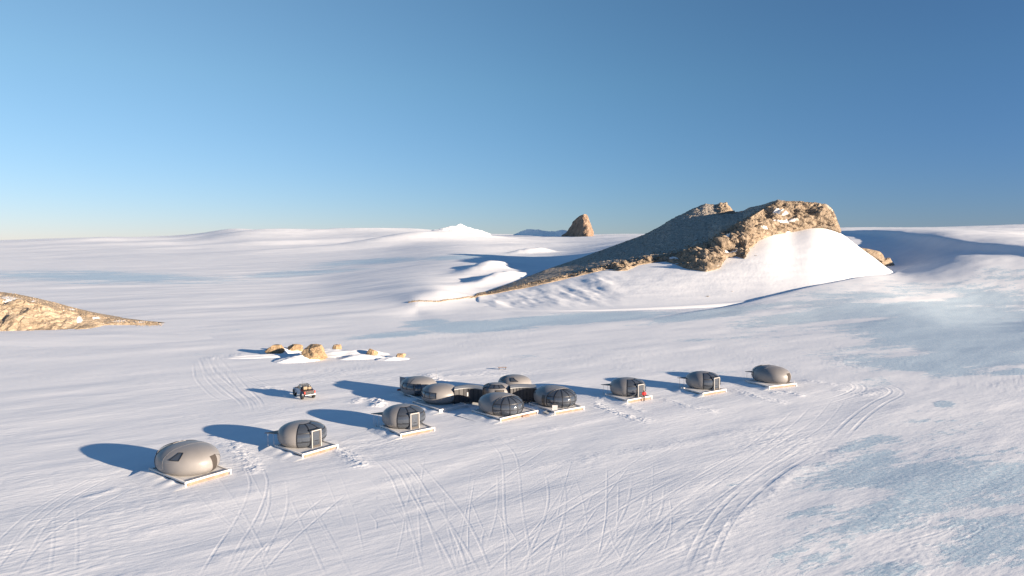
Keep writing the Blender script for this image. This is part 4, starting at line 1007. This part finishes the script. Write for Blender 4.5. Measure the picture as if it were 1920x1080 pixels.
o = root.build('ramp', M['grey']); o.location = (b[0], b[1], .24); o.rotation_euler = (0, 0, R(-38)); tag(o, 'grey ramp leading up onto the cluster platforms', 'ramp')
b = gr(985, 782, 0); o = MB().box((0, 0, .12), (1.1, .5, .24), bev=.05).build('crate', M['wood']); o.location = (b[0], b[1], gz(b[0], b[1])); o.rotation_euler = (0, 0, .4); tag(o, 'low wooden crate in front of the nearer glass fronted pod', 'crate')
b = land(942, 693); root = empty('bench', (b[0], b[1], b[2]), R(6)); tag(root, 'low dark plank bench alone on the snow behind the cluster', 'bench')
MB().box((0, 0, .42), (1.7, .42, .07)).build('seat', M['wood'], root)
for x in (-.65, .65): MB().box((x, 0, .19), (.08, .36, .38)).build('leg', M['frame'], root)
def mast(px, py, h, r, label, mat='metal', cat='mast', name='mast'):
    b = land(px, py); root = empty(name, b); tag(root, label, cat)
    MB().cyl((0, 0, -.1), (0, 0, h), r, r * .6, seg=8).build('pole', M[mat], root); MB().cyl((0, 0, -.05), (0, 0, .12), r * 4, r * 3, seg=10).build('foot', M[mat], root); return root
mast(818, 718, 2.6, .035, 'thin bare mast behind the banded pod')
mast(705, 800, .9, .05, 'short white stake at the left edge of the third platform', 'white', 'stake', 'stake')
mast(1489, 722, .8, .05, 'short white stake at the rightmost platform', 'white', 'stake', 'stake')

# ------------------------------------------------------------------ the truck
b = gr(570.5, 744.5); heading = math.atan2(.80, -.60)
tr = empty('pickup_truck', (b[0], b[1], gz(b[0], b[1])), heading); tag(tr, 'white pickup truck on oversized tyres, tail towards the camera', 'truck')
side = [(-.72, .70), (-.72, 1.42), (-.6, 1.45), (1.1, 1.45), (2.3, 1.32), (2.62, 1.15), (2.66, .78), (2.2, .72), (2.15, 1.0), (1.95, 1.18), (1.55, 1.2), (1.28, 1.05), (1.18, .68)]
MB().prism([(-2.55, .95), (-2.6, 1.38), (-.73, 1.42), (-.73, .70), (-1.0, .68), (-1.1, 1.02), (-1.4, 1.2), (-1.8, 1.2), (-2.1, 1.0), (-2.2, .9)], 1, -.9, .9).build('bed', M['car_red'], tr)
MB().prism(side, 1, -.9, .9).build('body', M['car_white'], tr)
MB().box((-1.68, 0, 1.39), (1.5, 1.5, .05)).build('bed_floor', M['frame'], tr)
cab = MB(); W_, Wt = .86, .68
bt = [(-.72, -W_, 1.42), (1.12, -W_, 1.44), (1.12, W_, 1.44), (-.72, W_, 1.42)]; tp_ = [(-.5, -Wt, 1.98), (.42, -Wt, 2.0), (.42, Wt, 2.0), (-.5, Wt, 1.98)]
vb = [cab.bm.verts.new(p) for p in bt]; vt = [cab.bm.verts.new(p) for p in tp_]; cab.bm.faces.new(vt)
for i in range(4): cab.bm.faces.new([vb[i], vb[(i + 1) % 4], vt[(i + 1) % 4], vt[i]])
cab = cab.build('cab', M['car_white'], tr)
def quad_in(a, b_, c, d, name, k=.12, out=.012):
    P_ = [Vector(v) for v in (a, b_, c, d)]; m = sum(P_, Vector()) / 4; n = (P_[1] - P_[0]).cross(P_[3] - P_[0]).normalized()
    if n.dot(m - Vector((.2, 0, 1.6))) < 0: n = -n
    MB().poly([m + (v - m) * (1 - k) + n * out for v in P_]).build(name, M['glass'], cab)
quad_in(bt[0], bt[3], tp_[3], tp_[0], 'rear_window'); quad_in(bt[1], bt[2], tp_[2], tp_[1], 'windscreen')
quad_in(bt[0], bt[1], tp_[1], tp_[0], 'side_window'); quad_in(bt[3], bt[2], tp_[2], tp_[3], 'side_window')
MB().box((-2.60, 0, 1.16), (.05, 1.5, .42), bev=.02).build('tailgate', M['frame'], tr)
for s_ in (-1, 1):
    MB().box((-2.59, s_ * .83, 1.17), (.07, .15, .34)).build('tail_lamp', M['lamp_red'], tr)
    MB().box((2.66, s_ * .68, 1.02), (.05, .3, .18)).build('headlight', M['metal'], tr)
    MB().box((-1.7, s_ * .93, 1.31), (1.5, .05, .1)).build('bed_rail', M['frame'], tr)
    MB().box((.95, s_ * 1.0, 1.52), (.12, .2, .16)).build('mirror', M['frame'], tr)
    for x in (-1.58, 1.74):
        f_ = MB(); f_.grid([[(x + .60 * math.cos(t), s_ * yy_, .56 + .62 * math.sin(t)) for t in np.linspace(.15, 3.0, 12)] for yy_ in (.86, 1.1)]); f_.build('wheel_arch', M['car_white'], tr)
        wc = (x, s_ * .92, .54); w_ = MB()
        prof = [(.30, -.17), (.47, -.19), (.54, -.13), (.55, 0), (.54, .13), (.47, .19), (.30, .17)]
        w_.grid([[(wc[0] + r_ * math.cos(t), wc[1] + y_, wc[2] + r_ * math.sin(t)) for r_, y_ in prof] for t in np.linspace(0, 2 * math.pi, 25)])
        w_ = w_.build('wheel', M['rubber'], tr, smooth=True)
        MB().cyl((wc[0], wc[1] - .12, wc[2]), (wc[0], wc[1] + .12, wc[2]), .30, seg=20).build('rim', M['metal'], w_); MB().cyl((wc[0], wc[1] - .15, wc[2]), (wc[0], wc[1] + .15, wc[2]), .07, seg=10).build('hub', M['frame'], w_)
MB().box((-2.72, 0, .82), (.16, 1.7, .16), bev=.03).build('bumper', M['metal'], tr)
MB().box((-.2, 0, .62), (4.6, .7, .18)).box((-1.58, 0, .54), (.14, 1.7, .14)).box((1.74, 0, .54), (.14, 1.7, .14)).build('chassis', M['frame'], tr)
rk = MB()
for x in (-.45, 0, .4): rk.box((x, 0, 2.08), (.05, 1.3, .05))
for y in (-.62, .62): rk.box((0, y, 2.08), (1.0, .05, .05))
rk.build('roof_rack', M['frame'], tr)
rb = MB()
for s_ in (-1, 1): rb.cyl((-.85, s_ * .78, 1.4), (-.75, s_ * .62, 2.04), .045, seg=8).cyl((-.75, s_ * .62, 2.04), (-1.9, s_ * .78, 1.42), .04, seg=8)
rb.cyl((-.75, -.62, 2.04), (-.75, .62, 2.04), .045, seg=8).build('roll_bar', M['frame'], tr)
MB().cyl((-.8, .55, 2.0), (-.8, .55, 2.95), .02, .01, seg=6).build('antenna', M['frame'], tr)
for k, (x, y, z, sx_, sy_, sz_) in enumerate(((-1.2, .3, 1.68, .6, .7, .5), (-1.25, -.4, 1.64, .55, .6, .42))):
    cg = MB().box((0, 0, 0), (sx_, sy_, sz_), bev=.12).build('cargo_bag', M['tan_cloth'], smooth=True)
    q_ = Matrix.Rotation(heading, 4, 'Z') @ Vector((x, y, z)); cg.location = (b[0] + q_.x, b[1] + q_.y, gz(b[0], b[1]) + q_.z); cg.rotation_euler = (0, 0, heading)
    tag(cg, ('tan cargo bag on the left side of the truck bed', 'tan cargo bag on the right side of the truck bed')[k], 'bag')

# ------------------------------------------------------------------ the person
def skinned(name, V_, E_, Rr_, mat, parent=None, root_i=0, sub=2):
    me = bpy.data.meshes.new(name); me.from_pydata(V_, E_, []); o = bpy.data.objects.new(name, me); COL.objects.link(o)
    md = o.modifiers.new('skin', 'SKIN'); sv = me.skin_vertices[0].data
    for i, r in enumerate(Rr_): sv[i].radius = (r, r) if not isinstance(r, tuple) else r; sv[i].use_root = i == root_i
    md.use_smooth_shade = True; ss = o.modifiers.new('sub', 'SUBSURF'); ss.levels = sub; ss.render_levels = sub
    me.materials.append(mat)
    if parent: o.parent = parent
    return o
b = gr(1207.3, 752.6); pg = empty('person', (b[0], b[1], gz(b[0], b[1])), R(12)); tag(pg, 'person in a bright red padded jacket and black trousers, standing at a pod door', 'person')
Vb = [(0,0,.92),(0,0,1.12),(0,0,1.38),(0,0,1.50),(0,-.01,1.60),(0,-.01,1.72),
      (.10,0,.86),(.10,-.02,.48),(.08,.02,.08),(.08,-.14,.04),(-.10,0,.86),(-.09,-.01,.48),(-.05,.03,.08),(-.05,-.13,.04),
      (.19,0,1.42),(.30,.0,1.16),(.18,-.16,1.02),(-.19,0,1.42),(-.30,0,1.16),(-.20,-.16,1.00)]
Eb = [(0,1),(1,2),(2,3),(3,4),(4,5),(0,6),(6,7),(7,8),(8,9),(0,10),(10,11),(11,12),(12,13),(2,14),(14,15),(15,16),(2,17),(17,18),(18,19)]
Rb = [.14,.13,.15,.06,.09,.085,.09,.065,.05,.04,.09,.065,.05,.04,.06,.045,.035,.06,.045,.035]
skinned('body', Vb, Eb, Rb, M['trousers'], pg)
Vj = [(0,0,.86),(0,0,1.05),(0,0,1.25),(0,0,1.42),(0,0,1.50),(.20,0,1.40),(.33,0,1.15),(.20,-.17,1.03),(-.20,0,1.40),(-.33,0,1.15),(-.22,-.17,1.01)]
Ej = [(0,1),(1,2),(2,3),(3,4),(3,5),(5,6),(6,7),(3,8),(8,9),(9,10)]
skinned('jacket', Vj, Ej, [.19,.185,.20,.17,.10,.10,.085,.065,.10,.085,.065], M['jacket'], pg, 2)
skinned('hood', [(0,.01,1.56),(0,.02,1.66),(0,.02,1.76)], [(0,1),(1,2)], [.12,.13,.09], M['tan_cloth'], pg)
fc = MB().ball((0, -.075, 1.66), (.085, .075, .105)).ball((0, -.155, 1.655), (.014, .02, .022), 1); fc = fc.build('face', M['skin'], pg, smooth=True)
for s_ in (-1, 1):
    MB().ball((s_ * .032, -.143, 1.68), (.012, .008, .008), 1).build('eye', M['trousers'], fc)
    hd = MB().ball((s_ * .20 - (.01 if s_ < 0 else 0), -.235, 1.0), (.04, .055, .03))
    for k in range(4): hd.cyl((s_ * .20 + (k - 1.5) * .019, -.27, 1.0), (s_ * .20 + (k - 1.5) * .02, -.33 + abs(k - 1.3) * .01, .975), .009, .007, seg=6)
    hd.cyl((s_ * .20 - s_ * .035, -.235, 1.005), (s_ * .20 - s_ * .06, -.28, 1.0), .011, .008, seg=6); hd.build('hand', M['trousers'], pg, smooth=True)

# ------------------------------------------------------------------ the far rock tower and peaks' tips
def tower():
    L_ = [(1053,441),(1060,437),(1066,430),(1070,424),(1073,416),(1080,410),(1087,404),(1094,401.5),(1101,402),(1104,406),(1106,415),(1109,425),(1112,437),(1113,447)]
    T0 = [(1053,442,2330),(1075,443,2290),(1092,444,2210),(1104,448,2170),(1113,448.5,2190)]
    TE = [(1053,441,2332),(1066,430,2340),(1073,416,2345),(1087,404,2335),(1094,401.5,2325),(1101,402,2335),(1106,415,2350),(1113,446,2340)]
    c = np.linspace(1053, 1113, 150); py, yk = tab(T0, c); A_ = at_v(c, py, yk); py, yk = tab(TE, c); py = np.interp(c, [p[0] for p in L_], [p[1] for p in L_]); B_ = at_v(c, py, yk)
    rows_ = [A_ + np.array([0, 5, -25.])] + [A_ * (1 - k / 90) + B_ * (k / 90) for k in range(91)] + [B_ + np.array([0, 18, -12.]) , B_ * np.array([1, 1, 0]) + np.array([0, 60, -30.])]
    G_ = np.stack(rows_); Pq = G_.reshape(-1, 3)
    d1, d2, cid = worley3(Pq / np.array([14, 14, 30.])); th = np.clip((B_[:, 2] - A_[:, 2]) / 30, 0, 1)
    D = (22 * facets(Pq / np.array([36, 36, 60.])) + 7 * facets(Pq / np.array([11, 11, 16.]) + 4)).reshape(G_.shape[:2]) * th; D[0] = 0
    G_[..., 1] -= D; G_[..., 0] += .25 * D
    o = grid_mesh('rock_tower', G_, M['rock_red'], smooth=False, attrs={'snow': np.zeros(G_.shape[:2]), 'talus': np.zeros(G_.shape[:2])}); tag(o, 'lone brown rock tower standing on the far snow field', 'rock tower')
tower()
rock_px(707,719,430.5,434, Y=2900, depth=1.2, seed=31, name='rock_tip', label='tiny dark rock tip on the far skyline, left of its like', cat='rock', sub=3)
rock_px(775,788,429.5,433.5, Y=2900, depth=1.2, seed=32, name='rock_tip', label='tiny brown rock tip on the far skyline beside the bright snow peak', cat='rock', sub=3)
